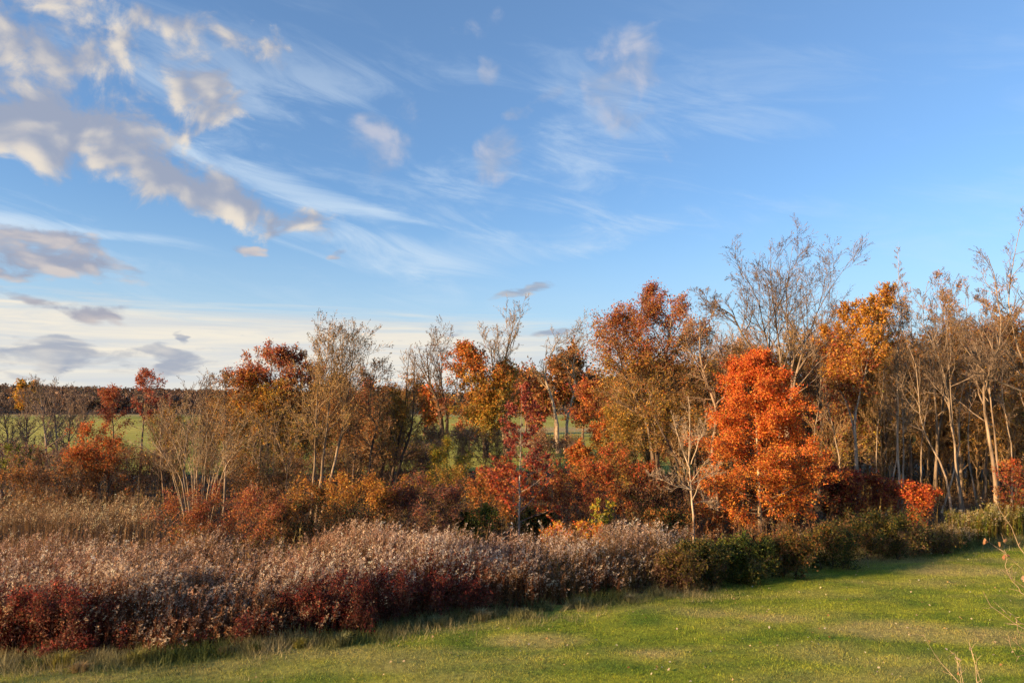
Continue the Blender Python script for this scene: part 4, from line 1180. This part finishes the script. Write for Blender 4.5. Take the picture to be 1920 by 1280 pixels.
V('big_bare_tree', 'biggest bare tree, towering over the orange tree with spreading limbs', T_, [[(1470, 985), (1478, 850), (1482, 700), (1476, 560), (1483, 462)], [(1472, 985), (1482, 760), (1510, 640), (1545, 560), (1600, 480)], [(1470, 985), (1462, 760), (1440, 640), (1420, 560), (1385, 500)], [(1470, 985), (1474, 800), (1465, 660), (1450, 560), (1442, 480)]], 37, hm(96, 37), 'limb', 198, fat=1.25, tg=.09, t2=.25, upl=.08,
  r0=.15, n1=14, n2=7, n3=5, n4=3, t0=.43, ang=40, asd=12, a2=36, ratio2=.6, ratio3=.56, ratio4=.6, up=.08, gnarl=.16, bark=(.21, .16, .115), twig=(.16, .12, .088), twig_r=.0065, depth=1.2, tipr=.06, taper=1.4,
  leaves=350, lsize=.09, lspread=.06, pal=[(0, BROWN), (1, BROWN)], gap=.85,
  limbs=[dict(p=[(1448, 700, 0), (1400, 640, -.6), (1372, 590, -.9), (1345, 575, -1.0), (1314, 556, -1.2)], r=.075)])
V('tree', 'gold-orange leafy crown on a pale trunk right of the biggest bare tree', T_, [[(1612, 985), (1606, 880), (1604, 760), (1592, 680), (1590, 570)], [(1612, 985), (1604, 760), (1640, 670), (1672, 535)], [(1612, 985), (1600, 800), (1562, 700), (1552, 620)], [(1612, 985), (1604, 780), (1625, 680), (1630, 560)]], 34, hm(42, 34), 'dome', 199,
  r0=.085, n1=22, n2=7, n3=6, t0=.54, ang=46, up=.08, leaves=20000, lsize=.10, lspread=.14, bark=(.30, .235, .17), twig=(.24, .16, .09), twig_r=.007, depth=.9,
  pal=[(0, OLIVE), (.55, RUST + RED), (.70, GOLD + RUST), (.85, GOLD), (1, GOLD + RUST)], gap=.12)
V('tall_slim_tree', 'tall slim tree with straight pale trunk and narrow bare top', T_, [[(1686, 985), (1684, 850), (1682, 700), (1684, 560), (1684, 452)], [(1690, 985), (1694, 850), (1698, 720), (1720, 620)]], 34.5, hm(36, 34.5), 'cone', 200,
  r0=.052, n1=34, n2=7, n3=5, n4=2, t0=.42, ang=42, a2=34, up=.12, gnarl=.12, ratio2=.5, bark=(.36, .28, .2), twig=(.24, .18, .12), twig_r=.0065, depth=.4, tipr=.03)
V('bare_tree', 'light trunk leaning sharply up to the left', T_, [[(1788, 985), (1775, 900), (1750, 830), (1724, 780), (1712, 700), (1690, 620)]], 33.5, hm(66, 33.5), 'limb', 201, fat=1.4, tg=.09, t2=.25,
  r0=.062, n1=12, n2=6, n3=5, n4=3, t0=.42, ang=40, a2=36, ratio2=.5, gnarl=.16, taper=1.3, bark=(.26, .2, .14), twig=(.17, .125, .085), twig_r=.0065)
curved = V('bare_tree', 'pale curved trunk with wide bare crown right of the tall slim tree', T_, [[(1808, 975), (1796, 880), (1780, 780), (1762, 700), (1742, 640), (1700, 570)], [(1806, 975), (1790, 830), (1772, 700), (1778, 600), (1790, 525)], [(1808, 975), (1784, 800), (1765, 690), (1730, 600), (1735, 535)]], 34, hm(70, 34), 'limb', 202, fat=1.4, tg=.09, t2=.25,
  r0=.07, n1=11, n2=7, n3=5, n4=3, t0=.46, ang=40, a2=36, ratio2=.52, ratio3=.5, gnarl=.16, taper=1.4, bark=(.24, .185, .13), twig=(.17, .125, .088), twig_r=.007, depth=.9)
V('big_bare_tree', 'large dark-limbed bare tree at the right edge, reaching out of the picture', T_, [[(1872, 975), (1862, 850), (1842, 740), (1880, 620), (1870, 520), (1850, 480)], [(1874, 975), (1868, 840), (1850, 700), (1822, 620), (1810, 560)], [(1950, 900), (1935, 740), (1905, 640), (1900, 540), (1915, 430)], [(1950, 900), (1925, 760), (1960, 600), (1962, 470)]], 33.5, hm(76, 33.5), 'limb', 203, fat=1.4, tg=.09, t2=.25,
  r0=.09, n1=12, n2=7, n3=5, n4=3, t0=.4, ang=40, a2=36, ratio2=.52, ratio3=.5, gnarl=.16, taper=1.4, bark=(.25, .185, .125), twig=(.17, .125, .09), twig_r=.007, depth=.8,
  limbs=[dict(p=[(1960, 745, 0), (1905, 728, -.4), (1850, 700, -.8), (1800, 640, -1.0)], r=.06)])
V('tree', 'crimson-topped tree behind the bare limbs at the right edge', T_, [[(1865, 930), (1862, 780), (1868, 632)], [(1870, 930), (1895, 760), (1915, 640)]], 50, hm(64, 50), 'round', 204,
  r0=.12, n1=20, n2=7, n3=5, t0=.5, leaves=9000, lsize=.16, lspread=.2, bark=DARK, pal=[(0, RUST), (.6, RUST + RED), (1, CRIM + RED)])
slim = [(1575, 980, 1552, 640, 38, .05, 'slim grey trunk between the orange tree and the gold crown'), (1648, 975, 1655, 590, 40, .05, 'slim grey trunk just right of the gold crown trunk'), (1660, 970, 1700, 640, 37, .045, 'thin trunk leaning right, left of the tall slim tree'),
        (1732, 975, 1738, 600, 41, .055, 'dark slim trunk just right of the tall slim tree'), (1765, 975, 1830, 640, 38, .05, 'thin trunk leaning right among the pale curved trunks'), (1835, 970, 1800, 600, 39, .05, 'slim grey trunk left of the large tree at the right edge'),
        (1896, 965, 1880, 640, 37, .05, 'slim trunk close beside the large tree at the right edge'), (1530, 975, 1535, 600, 41, .05, 'slim grey trunk rising behind the right side of the orange tree'), (1395, 980, 1372, 610, 39, .06, 'dark trunk behind the left side of the orange tree')]
for j, (bx, by, tx, ty, d_, rr_, lb) in enumerate(slim):
    V('slim_tree', lb, T_, [[(bx, by), (bx * .65 + tx * .35 + (-1) ** j * 7, by * .65 + ty * .35), (bx * .3 + tx * .7 - (-1) ** j * 6, by * .3 + ty * .7), (tx, ty)]], d_, hm(40, d_), 'round', 330 + j, r0=rr_, n1=15, n2=7, n3=5, n4=2, t0=.45, ang=38, a2=36, gnarl=.16,
      bark=(.26, .2, .14) if j % 2 else (.34, .26, .18), twig=(.23, .165, .105), twig_r=.0065, tipr=.08, group='slim trees among the right-hand woods')
rear = [(1655, 560, 44, 'leafless tree with fine twigs rising between the gold crown and the tall slim tree'), (1712, 565, 45, 'leafless rear tree just right of the tall slim tree'), (1752, 545, 43, 'leafless rear tree above the sharply leaning trunk'), (1805, 552, 45, 'leafless rear tree above the pale curved trunk'),
        (1845, 575, 44, 'leafless rear tree left of the crimson treetop'), (1895, 550, 45, 'leafless rear tree near the right edge, behind big limbs'), (1535, 590, 44, 'leafless rear tree between the biggest bare tree and the gold crown'), (1345, 600, 44, 'leafless rear tree above the crooked dead trunk'), (1300, 640, 46, 'leafless rear tree between the oak and the crooked trunk')]
for j, (px, ty, d_, lb) in enumerate(rear):
    sg = (-1) ** j
    V('bare_tree', lb, T_, [[(px, 940), (px + 6 * sg, 820), (px - 4 * sg, 700), (px + 8 * sg, ty)], [(px, 940), (px + 8 * sg, 800), (px + 26 * sg, 690), (px + 38 * sg, ty + 25)]], d_, hm(58, d_), 'limb', 350 + j, r0=.085, n1=12, n2=6, n3=5, n4=3, t0=.4, ang=38, a2=36, gnarl=.14, tg=.1, t2=.2,
      ratio2=.56, ratio3=.52, bark=(.21, .16, .11), twig=(.18, .125, .075), twig_r=.007, leaves=3600, lsize=.09, lspread=.12, gap=.45, pal=[(0, RUST + OLIVE), (.6, GOLD + RUST), (1, RUST + GOLD)], tipr=.07, fat=1.3, depth=.6, group='leafless rear trees of the right-hand woods')
und = [  # understory between the trunks
    (1560, 960, 1565, 770, 42, 60, OLIVE + YELL, RUST + CRIM, 'yellow-olive tree half hidden behind the right side of the orange tree'),
    (1655, 950, 1650, 700, 44, 66, BROWN + OLIVE, RUST + OLIVE, 'brown twiggy tree filling the gap behind the pale trunk'),
    (1740, 950, 1745, 690, 46, 66, GOLD + BROWN, RUST + BROWN, 'golden brown thicket tree behind the sharply leaning trunk'),
    (1835, 950, 1830, 740, 44, 62, GOLD + OLIVE, GOLD + RUST, 'golden olive thicket tree behind the curved pale trunk'),
    (1905, 950, 1900, 720, 42, 56, GOLD + BROWN, RUST + GOLD, 'rusty gold thicket tree near the right edge'),
    (1500, 950, 1520, 690, 45, 62, CRIM + BROWN, RED + RUST, 'dull red tree behind the upper right of the orange tree'),
    (1385, 950, 1380, 700, 44, 52, BROWN + OLIVE, RUST + BROWN, 'brown tree behind the upper left of the orange tree'),
    (1275, 950, 1272, 690, 46, 60, BROWN + OLIVE, RUST + BROWN, 'brown twiggy tree right of the oak'),
    (1330, 960, 1335, 800, 38, 46, BROWN + OLIVE, BROWN + RUST, 'brown brushwood tree behind the crooked dead trunk')]
for j, (bx, by, tx, ty, d_, hw_, pl0, pl1, lb) in enumerate(und):
    V('tree', lb, T_, [[(bx, by), ((bx + tx) / 2, (by + ty) / 2), (tx, ty)], [(bx + 8, by), (bx + 22, (by + ty) / 2), (tx + 30, ty + 40)]], d_, hm(hw_, d_), 'round', 210 + j,
      r0=.07, n1=18, n2=8, n3=7, n4=2, t0=.15, ang=38, a2=34, up=.12, leaves=4500, lsize=.09, lspread=.12, bark=TAN, twig=(.3, .2, .1), twig_r=.0065, depth=.4, pal=[(0, BROWN), (.35, pl0), (1, pl1)], gap=.2)
V('shrub', 'orange-red small shrub among the trunks, right of the dark green bush', 'shrub', [[(1715, 985), (1715, 940), (1712, 912)], [(1730, 985), (1742, 945), (1750, 922)]], 31, hm(30, 31), 'round', 221,
  r0=.02, n1=14, n2=6, n3=4, t0=.2, leaves=4200, lsize=.085, lspread=.1, bark=DARK, depth=.3, pal=[(0, CRIM + RUST), (1, OR + ORED)])
V('shrub', 'dark crimson shrub left of the orange-red small one, under the trees', 'shrub', [[(1640, 985), (1640, 940), (1640, 905)], [(1665, 985), (1675, 940), (1680, 915)], [(1610, 985), (1600, 940), (1595, 920)]], 33, hm(38, 33), 'round', 222,
  r0=.02, n1=14, n2=6, n3=5, t0=.08, leaves=6500, lsize=.085, lspread=.13, bark=DARK, depth=.4, pal=[(0, BROWN), (.5, CRIM + RUST), (1, RUST + CRIM)])
V('shrub', 'maroon shrub at the right foot of the orange tree', 'shrub', [[(1555, 985), (1555, 930), (1552, 880)], [(1580, 985), (1590, 930), (1596, 895)]], 33, hm(38, 33), 'round', 223,
  r0=.025, n1=14, n2=6, n3=5, t0=.15, leaves=6500, lsize=.085, lspread=.13, bark=DARK, depth=.4, pal=[(0, BROWN + GREEN), (.5, CRIM + BROWN), (1, CRIM + RED)])
V('shrub', 'red-orange shrub at the right edge above the yellow weeds', 'shrub', [[(1905, 985), (1905, 920), (1905, 870)], [(1930, 985), (1940, 920), (1950, 880)]], 31, hm(36, 31), 'round', 224,
  r0=.02, n1=14, n2=6, n3=5, t0=.2, leaves=5000, lsize=.08, lspread=.1, bark=TAN, depth=.3, pal=[(0, RUST + OLIVE), (.6, RUST + CRIM), (1, ORED + RUST)])
V('shrub', 'dark thicket shrub under the oak, right of the orange-red bush', 'shrub', [[(1240, 995), (1240, 945), (1238, 905)], [(1270, 995), (1275, 950), (1280, 920)], [(1215, 995), (1205, 955), (1200, 930)]], 32, hm(44, 32), 'round', 225,
  r0=.02, n1=16, n2=7, n3=5, t0=.05, leaves=5500, lsize=.08, lspread=.13, bark=DARK, depth=.4, pal=[(0, BROWN + GREEN), (1, BROWN + PURP)])
V('shrub', 'dark green low shrub in front of the bare sapling', 'shrub', [[(1230, 1020), (1230, 990), (1228, 968)], [(1260, 1020), (1268, 992), (1272, 975)]], 28.5, hm(34, 28.5), 'round', 226,
  r0=.015, n1=14, n2=6, n3=5, t0=.05, leaves=5000, lsize=.07, lspread=.1, bark=DARK, depth=.3, pal=[(0, BROWN), (.6, GREEN + BROWN), (1, GREEN + RUST)])
V('shrub', 'dark brushwood shrub between the crooked trunk and the orange tree', 'shrub', [[(1370, 990), (1372, 950), (1375, 930)], [(1480, 990), (1482, 950), (1486, 925)], [(1430, 990), (1430, 950), (1428, 930)]], 34.5, hm(46, 34.5), 'round', 227,
  r0=.02, n1=15, n2=7, n3=5, t0=.05, leaves=5000, lsize=.08, lspread=.14, bark=DARK, depth=.4, pal=[(0, BROWN), (1, BROWN + RUST)])

# garden trees to the left of the picture; their long shadows streak the lawn and the weeds
for src, x_, y_, sc, rz, lb in [(curved, -51, -6, 1.5, 1.0, 'tall bare garden tree outside the picture, left, farther from the lawn'), 
]:
    copy_tree(src, (x_, y_, float(terrain(x_, y_))), rz, (sc, sc, sc), lb, 'garden trees left of the picture')

# --- the green hedge of shrubs along the lawn ------------------------------
hg = [
    (1655, 1046, 968, 84, 26.3, GREEN + BROWN, GREEN + OLIVE, 9500, 'rounded dark green bush at the lawn edge, the biggest of the row'),
    (1560, 1062, 990, 60, 25.0, GREEN, GREEN + OLIVE + RUST, 6000, 'dark green bush left of the biggest rounded one'),
    (1470, 1078, 998, 66, 23.8, GREEN + BROWN, OLIVE + RUST, 6500, 'green bush with rusty top below the orange tree trunk'),
    (1395, 1090, 1005, 58, 22.8, GREEN, GREEN + LIME, 7000, 'brightest green bush of the row at the lawn edge'),
    (1315, 1098, 1015, 60, 22.3, BROWN + GREEN, OLIVE + GREEN, 6500, 'brown-green bush where the silver weeds end'),
    (1270, 1095, 1030, 50, 21.9, PURP + BROWN, OLIVE + BROWN, 4500, 'low purplish bush at the right end of the silver weeds'),
    (1750, 1036, 992, 46, 27.4, BROWN, TAN and OLIVE + BROWN, 3500, 'low brown bush right of the biggest rounded green one')]
for j, (px, by, ty, hw_, d_, p0, p1, nl_, lb) in enumerate(hg):
    V('shrub', lb, 'shrub', [[(px, by), (px, (by + ty) / 2), (px - 4, ty + 10)], [(px - hw_ * .3, by), (px - hw_ * .45, (by + ty) / 2 + 8), (px - hw_ * .55, ty + 20)], [(px + hw_ * .3, by), (px + hw_ * .45, (by + ty) / 2 + 8), (px + hw_ * .55, ty + 18)]],
      d_, hm(hw_ * .62, d_), 'round', 240 + j, r0=.02, n1=16, n2=6, n3=5, t0=.05, ang=55, gnarl=.22, leaves=int(nl_ * 1.25), lsize=.06, lspread=.13, bark=DARK, depth=.35, pal=[(0, p0 + OLIVE[2:]), (.55, p0 + OLIVE[2:]), (1, p1)], group='bushes along the lawn edge')

# --- red brambles at the front of the meadow --------------------------------
br = [(25, 1240, 1108, 70), (95, 1242, 1095, 72), (165, 1238, 1118, 60), (232, 1236, 1172, 36), (128, 1250, 1190, 44), (640, 1200, 1068, 66), (722, 1188, 1058, 64), (568, 1206, 1098, 56), (800, 1178, 1078, 60), (478, 1216, 1142, 42), (660, 1206, 1130, 50), (385, 1228, 1184, 28), (872, 1168, 1090, 52)]
bl_ = ['leftmost dark crimson bramble at the front of the meadow', 'tallest dark crimson bramble at the lower left', 'crimson bramble right of the tallest one at the lower left', 'small red bramble spilling onto the grass at lower left', 'low red bramble at the foot of the lower left clump',
       'crimson bramble in the middle of the meadow front', 'dark red bramble right of the middle one at the meadow front', 'rusty red bramble left of the middle one at the meadow front', 'red bramble nearing the brown weeds at the meadow front', 'small rust bramble under the tan seed heads at the meadow front',
       'low dark bramble at the foot of the middle crimson one', 'tiny red bramble at the foot of the tan weeds', 'rightmost dull red bramble at the meadow front']
for j, (px, by, ty, hw_) in enumerate(br):
    d_ = float(ground_at(px, by)[1]) + .5
    V('bramble', bl_[j], 'bramble', [[(px, by), (px + 3, (by + ty) / 2), (px, ty + 12)], [(px - hw_ * .3, by), (px - hw_ * .5, (by + ty) / 2 + 10), (px - hw_ * .6, ty + 26)], [(px + hw_ * .3, by), (px + hw_ * .5, (by + ty) / 2 + 6), (px + hw_ * .6, ty + 22)]],
      d_, hm(hw_ * .5, d_), 'round', 260 + j, r0=.012, n1=11, n2=5, n3=4, t0=.08, ang=50, leaves=int(hw_ * 75), lsize=.05, lwidth=.26, lspread=.11, bark=(.10, .05, .04), twig_r=.004, depth=.3,
      pal=[(0, PURP + BRAM), (.6, BRAM), (1, BRAM + CRIM + ORED[:1])], group='red brambles at the meadow front')

# --- yellow weeds at the right ----------------------------------------------
for j, (px, by, ty, hw_, lb) in enumerate([(1835, 1022, 958, 40, 'clump of yellow-green goldenrod right of the brown bush'), (1890, 1018, 945, 46, 'tallest clump of yellow-green goldenrod at the right edge'), (1795, 1026, 985, 30, 'short tan weed clump between the green bush and the yellow weeds')]):
    rng = np.random.default_rng(300 + j)
    d_ = float(ground_at(px, by)[1]) + 1.0
    c0 = at(px, by, d_); c0[2] = 0
    n = 150
    hw__ = hm(hw_, d_)
    x = c0[0] + rng.normal(0, .55, n) * hw__; y = c0[1] + rng.normal(.3, .6, n)
    Hh = at(px, ty, d_)[2] * rng.uniform(.7, 1.05, n)
    yl = pick(rng, [(0, OLIVE + LIME + [(0.26, 0.18, 0.06)])], None, np.zeros(n), .25)
    pl = pick(rng, [(0, [(0.42, 0.33, 0.14), (0.34, 0.29, 0.09), (0.46, 0.38, 0.24)])], None, np.zeros(n), .2)
    if j == 2:
        yl = yl * .5 + np.array((.25, .17, .09)) * .5; pl = pl * .4 + np.array((.42, .31, .19)) * .6
    r_ = thing('goldenrod_clump', lb, 'weeds', c0, 'goldenrod clumps at the right')
    a1, a2 = Acc(), Acc()
    weeds(a1, rng, x, y, Hh, 14, 0, yl, pl, yl * .7, lsz=.10)
    rng = np.random.default_rng(300 + j)
    _ = rng.normal(0, .55, n), rng.normal(.3, .6, n), rng.uniform(.7, 1.05, n)
    weeds(a2, rng, x, y, Hh, 0, 16, yl, pl, yl * .7)
    a1.build('stems', [DRY], r_, c0); a2.build('seed_heads', [DRY], r_, c0)
# ------------------------------------------------------------------ tussocks at the lawn edge
rng = np.random.default_rng(400)
tus = [(115, 1252, .34, 'yellow'), (150, 1262, .22, 'tan'), (62, 1256, .24, 'green'), (255, 1246, .30, 'yellow'), (330, 1238, .22, 'green'), (420, 1230, .20, 'tan'), (480, 1224, .24, 'green'), (560, 1216, .26, 'yellow'), (640, 1212, .32, 'grey-green'),
       (820, 1178, .30, 'grey-green'), (905, 1165, .34, 'pale'), (985, 1158, .26, 'grey-green'), (1090, 1142, .30, 'grey-green'), (1180, 1130, .22, 'pale'), (1320, 1106, .24, 'grey-green'), (1420, 1086, .26, 'green'), (1520, 1066, .30, 'green')]
tcol = {'yellow': (0.30, 0.27, 0.06), 'tan': (0.38, 0.27, 0.13), 'green': (0.10, 0.14, 0.03), 'grey-green': (0.19, 0.20, 0.09), 'pale': (0.34, 0.29, 0.15)}
where = ['in front of the crimson brambles at lower left', 'spilling forward onto the lawn at lower left', 'near the left edge of the lawn', 'below the small red bramble', 'left of the tan weeds', 'under the left end of the tan weeds', 'by the small rust bramble', 'before the rusty red bramble',
         'before the middle crimson bramble', 'below the red bramble nearing the brown weeds', 'leaning out before the rightmost red bramble', 'at the foot of the brown weeds, left one', 'at the foot of the brown weeds, right one', 'where the brown weeds turn towards the bushes', 'before the brown-green bush', 'before the brightest green bush', 'before the dark green bush, farthest right']
for j, (px, py, h, cn) in enumerate(tus):
    g = ground_at(px, py)
    n = 240
    a = Acc()
    ang = rng.random(n) * 2 * math.pi
    rad = np.abs(rng.normal(0, .10, n)) * (h / .25)
    L = rng.uniform(.6, 1.15, n) * h
    out_ = np.stack([np.cos(ang), np.sin(ang), np.zeros(n)], -1)
    b = np.stack([rad * np.cos(ang), rad * np.sin(ang), np.full(n, 0.0)], -1)
    spread = rng.uniform(.15, .9, n)[:, None]
    mid = b + out_ * spread * L[:, None] * .35 + UP * L[:, None] * .65
    tip = mid + out_ * spread * L[:, None] * .6 + UP * L[:, None] * (0.35 - spread * .45)
    s = np.stack([-out_[:, 1], out_[:, 0], out_[:, 2]], -1) * 0.006
    v = np.stack([b - s, b + s, mid + s, mid - s, tip], 1).reshape(-1, 3)
    k = np.arange(n)[:, None] * 5
    c = np.clip(np.array(tcol[cn]) * np.exp(rng.normal(0, .25, (n, 1))), .01, .7)
    a.add(v, np.repeat(c, 5, 0), quads=k + [0, 1, 2, 3], tris=k + [3, 2, 4])
    o = a.build('grass_tussock', [GRASS], origin=(0, 0, 0))
    o.location = (g[0], g[1], float(lawn_z(g[0], g[1])) + .03)
    tag(o, f'{cn} grass tussock {where[j]}', 'grass', 'grass tussocks along the lawn edge')

# ------------------------------------------------------------------ foreground twigs
def leafy_stem(label, stems, d, r, leaves, bark, seed):
    rng = np.random.default_rng(seed)
    base = at(stems[0][0][0], stems[0][0][1], d)
    base[2] = float(terrain(base[0], base[1]))
    root = thing('twiggy_shrub', label, 'shrub', base)
    for st in stems:
        main = st[0][1] == stems[0][0][1] and st[0][0] == stems[0][0][0]
        dd = rng.normal(0, .12)
        pts = [at(px, py, d + dd * (k / len(st))) for k, (px, py) in enumerate(st)]
        if st[0][1] > 1290:
            pts = [np.array([pts[0][0] * .6 + base[0] * .4, base[1], base[2] - .05])] + pts
        L = smooth_path(pts, 14)
        jit = rng.normal(0, .006, L.shape); jit[0] = 0
        L = L + jit
        a = Acc()
        tubes(a, L[None], np.linspace(r, r * .35, 15)[None] * rng.uniform(.7, 1.1), 6, np.array(bark)[None], rng)
        # buds
        i, t, p, dr, rr = spawn(rng, L[None], np.full((1, 15), r), 7, .35, 1.0, 45, 10)
        P1, R1 = grow(rng, p, dr, rng.uniform(.03, .10, len(p)), np.full(len(p), r * .4), 2, .1, .05, .4)
        tubes(a, P1, R1, 4, np.array(bark), rng)
        a.build('stem', [BARK], root, base, smooth=True)
    for px, py, s, c in leaves:
        p = at(px, py, d - .02)
        a = Acc()
        # a dead curled leaf: lobed outline over a folded midrib
        u = np.linspace(0, 1, 7)
        wdt = np.array([.02, .30, .42, .26, .36, .18, .0]) * s
        bendz = -np.sin(u * 2.2) * s * .35
        ax = norm(np.array([rng.normal(), rng.normal() * .4, -abs(rng.normal()) - .2]))
        sd = norm(np.cross(ax, rng.normal(size=3))); nn = np.cross(ax, sd)
        mid = p + ax * (u * s)[:, None] + nn * bendz[:, None]
        lf = mid + sd * wdt[:, None] + nn * (wdt * rng.uniform(.3, .9))[:, None]
        rt = mid - sd * wdt[:, None] + nn * (wdt * rng.uniform(.3, .9))[:, None]
        k = np.arange(6)[:, None]
        a.add(np.concatenate([mid, lf, rt]), np.array(c) * rng.uniform(.8, 1.2), quads=np.concatenate([k + [0, 1, 8, 7], k + [0, 14, 15, 1]]))
        a.build('leaf', [LEAF], root, base, smooth=True)
    return root


TL = (0.42, 0.22, 0.10)
leafy_stem('thin bare shrub stems with curled tan leaves reaching in from the right edge',
           [[(2040, 1420), (1960, 1120), (1905, 1010), (1872, 950), (1862, 928)],
            [(2040, 1420), (1975, 1160), (1925, 1075), (1888, 1045), (1866, 1022), (1848, 1012)],
            [(2010, 1400), (1960, 1170), (1925, 1100), (1890, 1080), (1878, 1068)],
            [(2030, 1420), (1990, 1220), (1920, 1178), (1878, 1152), (1842, 1110)],
            [(1945, 1190), (1915, 1165), (1888, 1150), (1880, 1144)],
            [(1960, 1150), (1935, 1130), (1900, 1092), (1884, 1045), (1882, 1018)]], 5.6, .0048,
           [(1846, 1008, .05, TL), (1852, 1014, .045, TL), (1876, 1016, .04, TL), (1890, 1012, .04, TL), (1882, 1040, .05, (0.45, 0.2, 0.09)), (1893, 1040, .04, TL), (1918, 1078, .06, (0.55, 0.36, 0.22)), (1922, 1062, .045, TL)], (.40, .29, .18), 501)
leafy_stem('dry pale weed stems sticking up from below at the lower right',
           [[(1815, 1420), (1808, 1290), (1790, 1225), (1782, 1218)], [(1840, 1420), (1838, 1300), (1826, 1235), (1818, 1205)], [(1780, 1420), (1800, 1300), (1765, 1240), (1730, 1190)],
            [(1800, 1420), (1805, 1300), (1796, 1250), (1788, 1222)], [(1850, 1420), (1850, 1310), (1832, 1250), (1828, 1222)]], 5.2, .0036,
           [(1794, 1232, .03, (.55, .42, .26)), (1786, 1222, .025, (.5, .38, .22)), (1820, 1212, .025, (.5, .38, .22)), (1800, 1250, .03, (.55, .42, .26))], (.46, .35, .21), 502)
leafy_stem('few leafless brown stems low at the right edge',
           [[(1960, 1420), (1935, 1250), (1905, 1205), (1895, 1192)], [(1960, 1420), (1945, 1230), (1912, 1232), (1896, 1215), (1892, 1190)], [(1975, 1420), (1950, 1210), (1910, 1185), (1908, 1162)]], 5.4, .0038,
           [], (.36, .25, .15), 503)

# ------------------------------------------------------------------ things across the field
g = ground_at(875, 858)
b_ = thing('park_bench', 'small dark backless wooden bench standing in the field below the orange-topped tree', 'bench', (g[0], g[1], .08))
for nm, bx in (('seat', (-.75, .75, -.2, .2, .42, .48)), ('leg', (-.66, -.58, -.16, .16, 0, .42)), ('leg', (.58, .66, -.16, .16, 0, .42)), ('stretcher', (-.58, .58, -.03, .03, .14, .2))):
    a = Acc(); box_add(a, *bx, (0.09, 0.065, 0.05)); a.build(nm, [WOOD], b_)
g0, g1 = ground_at(950, 838), ground_at(1032, 838)
w_ = thing('stone_wall', 'low pale stone wall across the field behind the red sapling', 'wall', ((g0[0] + g1[0]) / 2, g0[1], .05))
rng = np.random.default_rng(601)
half = (g1[0] - g0[0]) / 2
nb = 9
for row in range(2):
    for k in range(nb):
        x0 = -half + (k + (0.3 if row else 0)) * 2 * half / nb
        a = Acc()
        box_add(a, x0 + .006, x0 + 2 * half / nb - .006, -.25 + rng.uniform(-.02, .02), .25, row * .34, row * .34 + .334, np.array((.36, .28, .19)) * rng.uniform(.92, 1.06))
        a.build('stone_block', [STONE], w_)
g0, g1 = ground_at(1036, 842), ground_at(1098, 842)
w2 = thing('stone_wall', 'low wall with its shade painted in grey, continuing right of the pale one across the field', 'wall', ((g0[0] + g1[0]) / 2, g0[1] + 1.2, .05))
half = (g1[0] - g0[0]) / 2
for k in range(7):
    x0 = -half + k * 2 * half / 7
    a = Acc()
    box_add(a, x0 + .015, x0 + 2 * half / 7 - .015, -.25 + rng.uniform(-.03, .03), .25, 0, .68 + rng.uniform(-.03, .03), np.array((.27, .23, .20)) * rng.uniform(.85, 1.1))  # greyer stone colour paints in the shade on this stretch of wall
    a.build('stone_block', [STONE], w2)
# bare earth bank on the right, behind the trunks
a = Acc()
xs, ys = np.linspace(gx(1190, 95), gx(1700, 95), 60), np.linspace(88, 104, 12)
X, Y = np.meshgrid(xs, ys)
e = np.sin(np.linspace(0, math.pi, 12))[:, None] * np.sin(np.linspace(0, math.pi, 60))[None] ** .4
Z = 0.02 + e * (1.5 + .8 * (fbm(X * .25, Y * .25, 611, 3) - .5))
k = np.arange(60 * 12).reshape(12, 60)
q = np.stack([k[:-1, :-1], k[:-1, 1:], k[1:, 1:], k[1:, :-1]], -1).reshape(-1, 4)
nn = fbm(X.ravel() * .5, Y.ravel() * .9, 613, 3)
a.add(np.stack([X, Y, Z], -1).reshape(-1, 3), mixc((.34, .22, .13), (.16, .15, .05), np.clip((nn - .45) * 4, 0, 1)), quads=q)
tag(a.build('earth_bank', [GROUND], smooth=True), kind='structure')
print('TRIS', sum(STATS.values()), STATS)
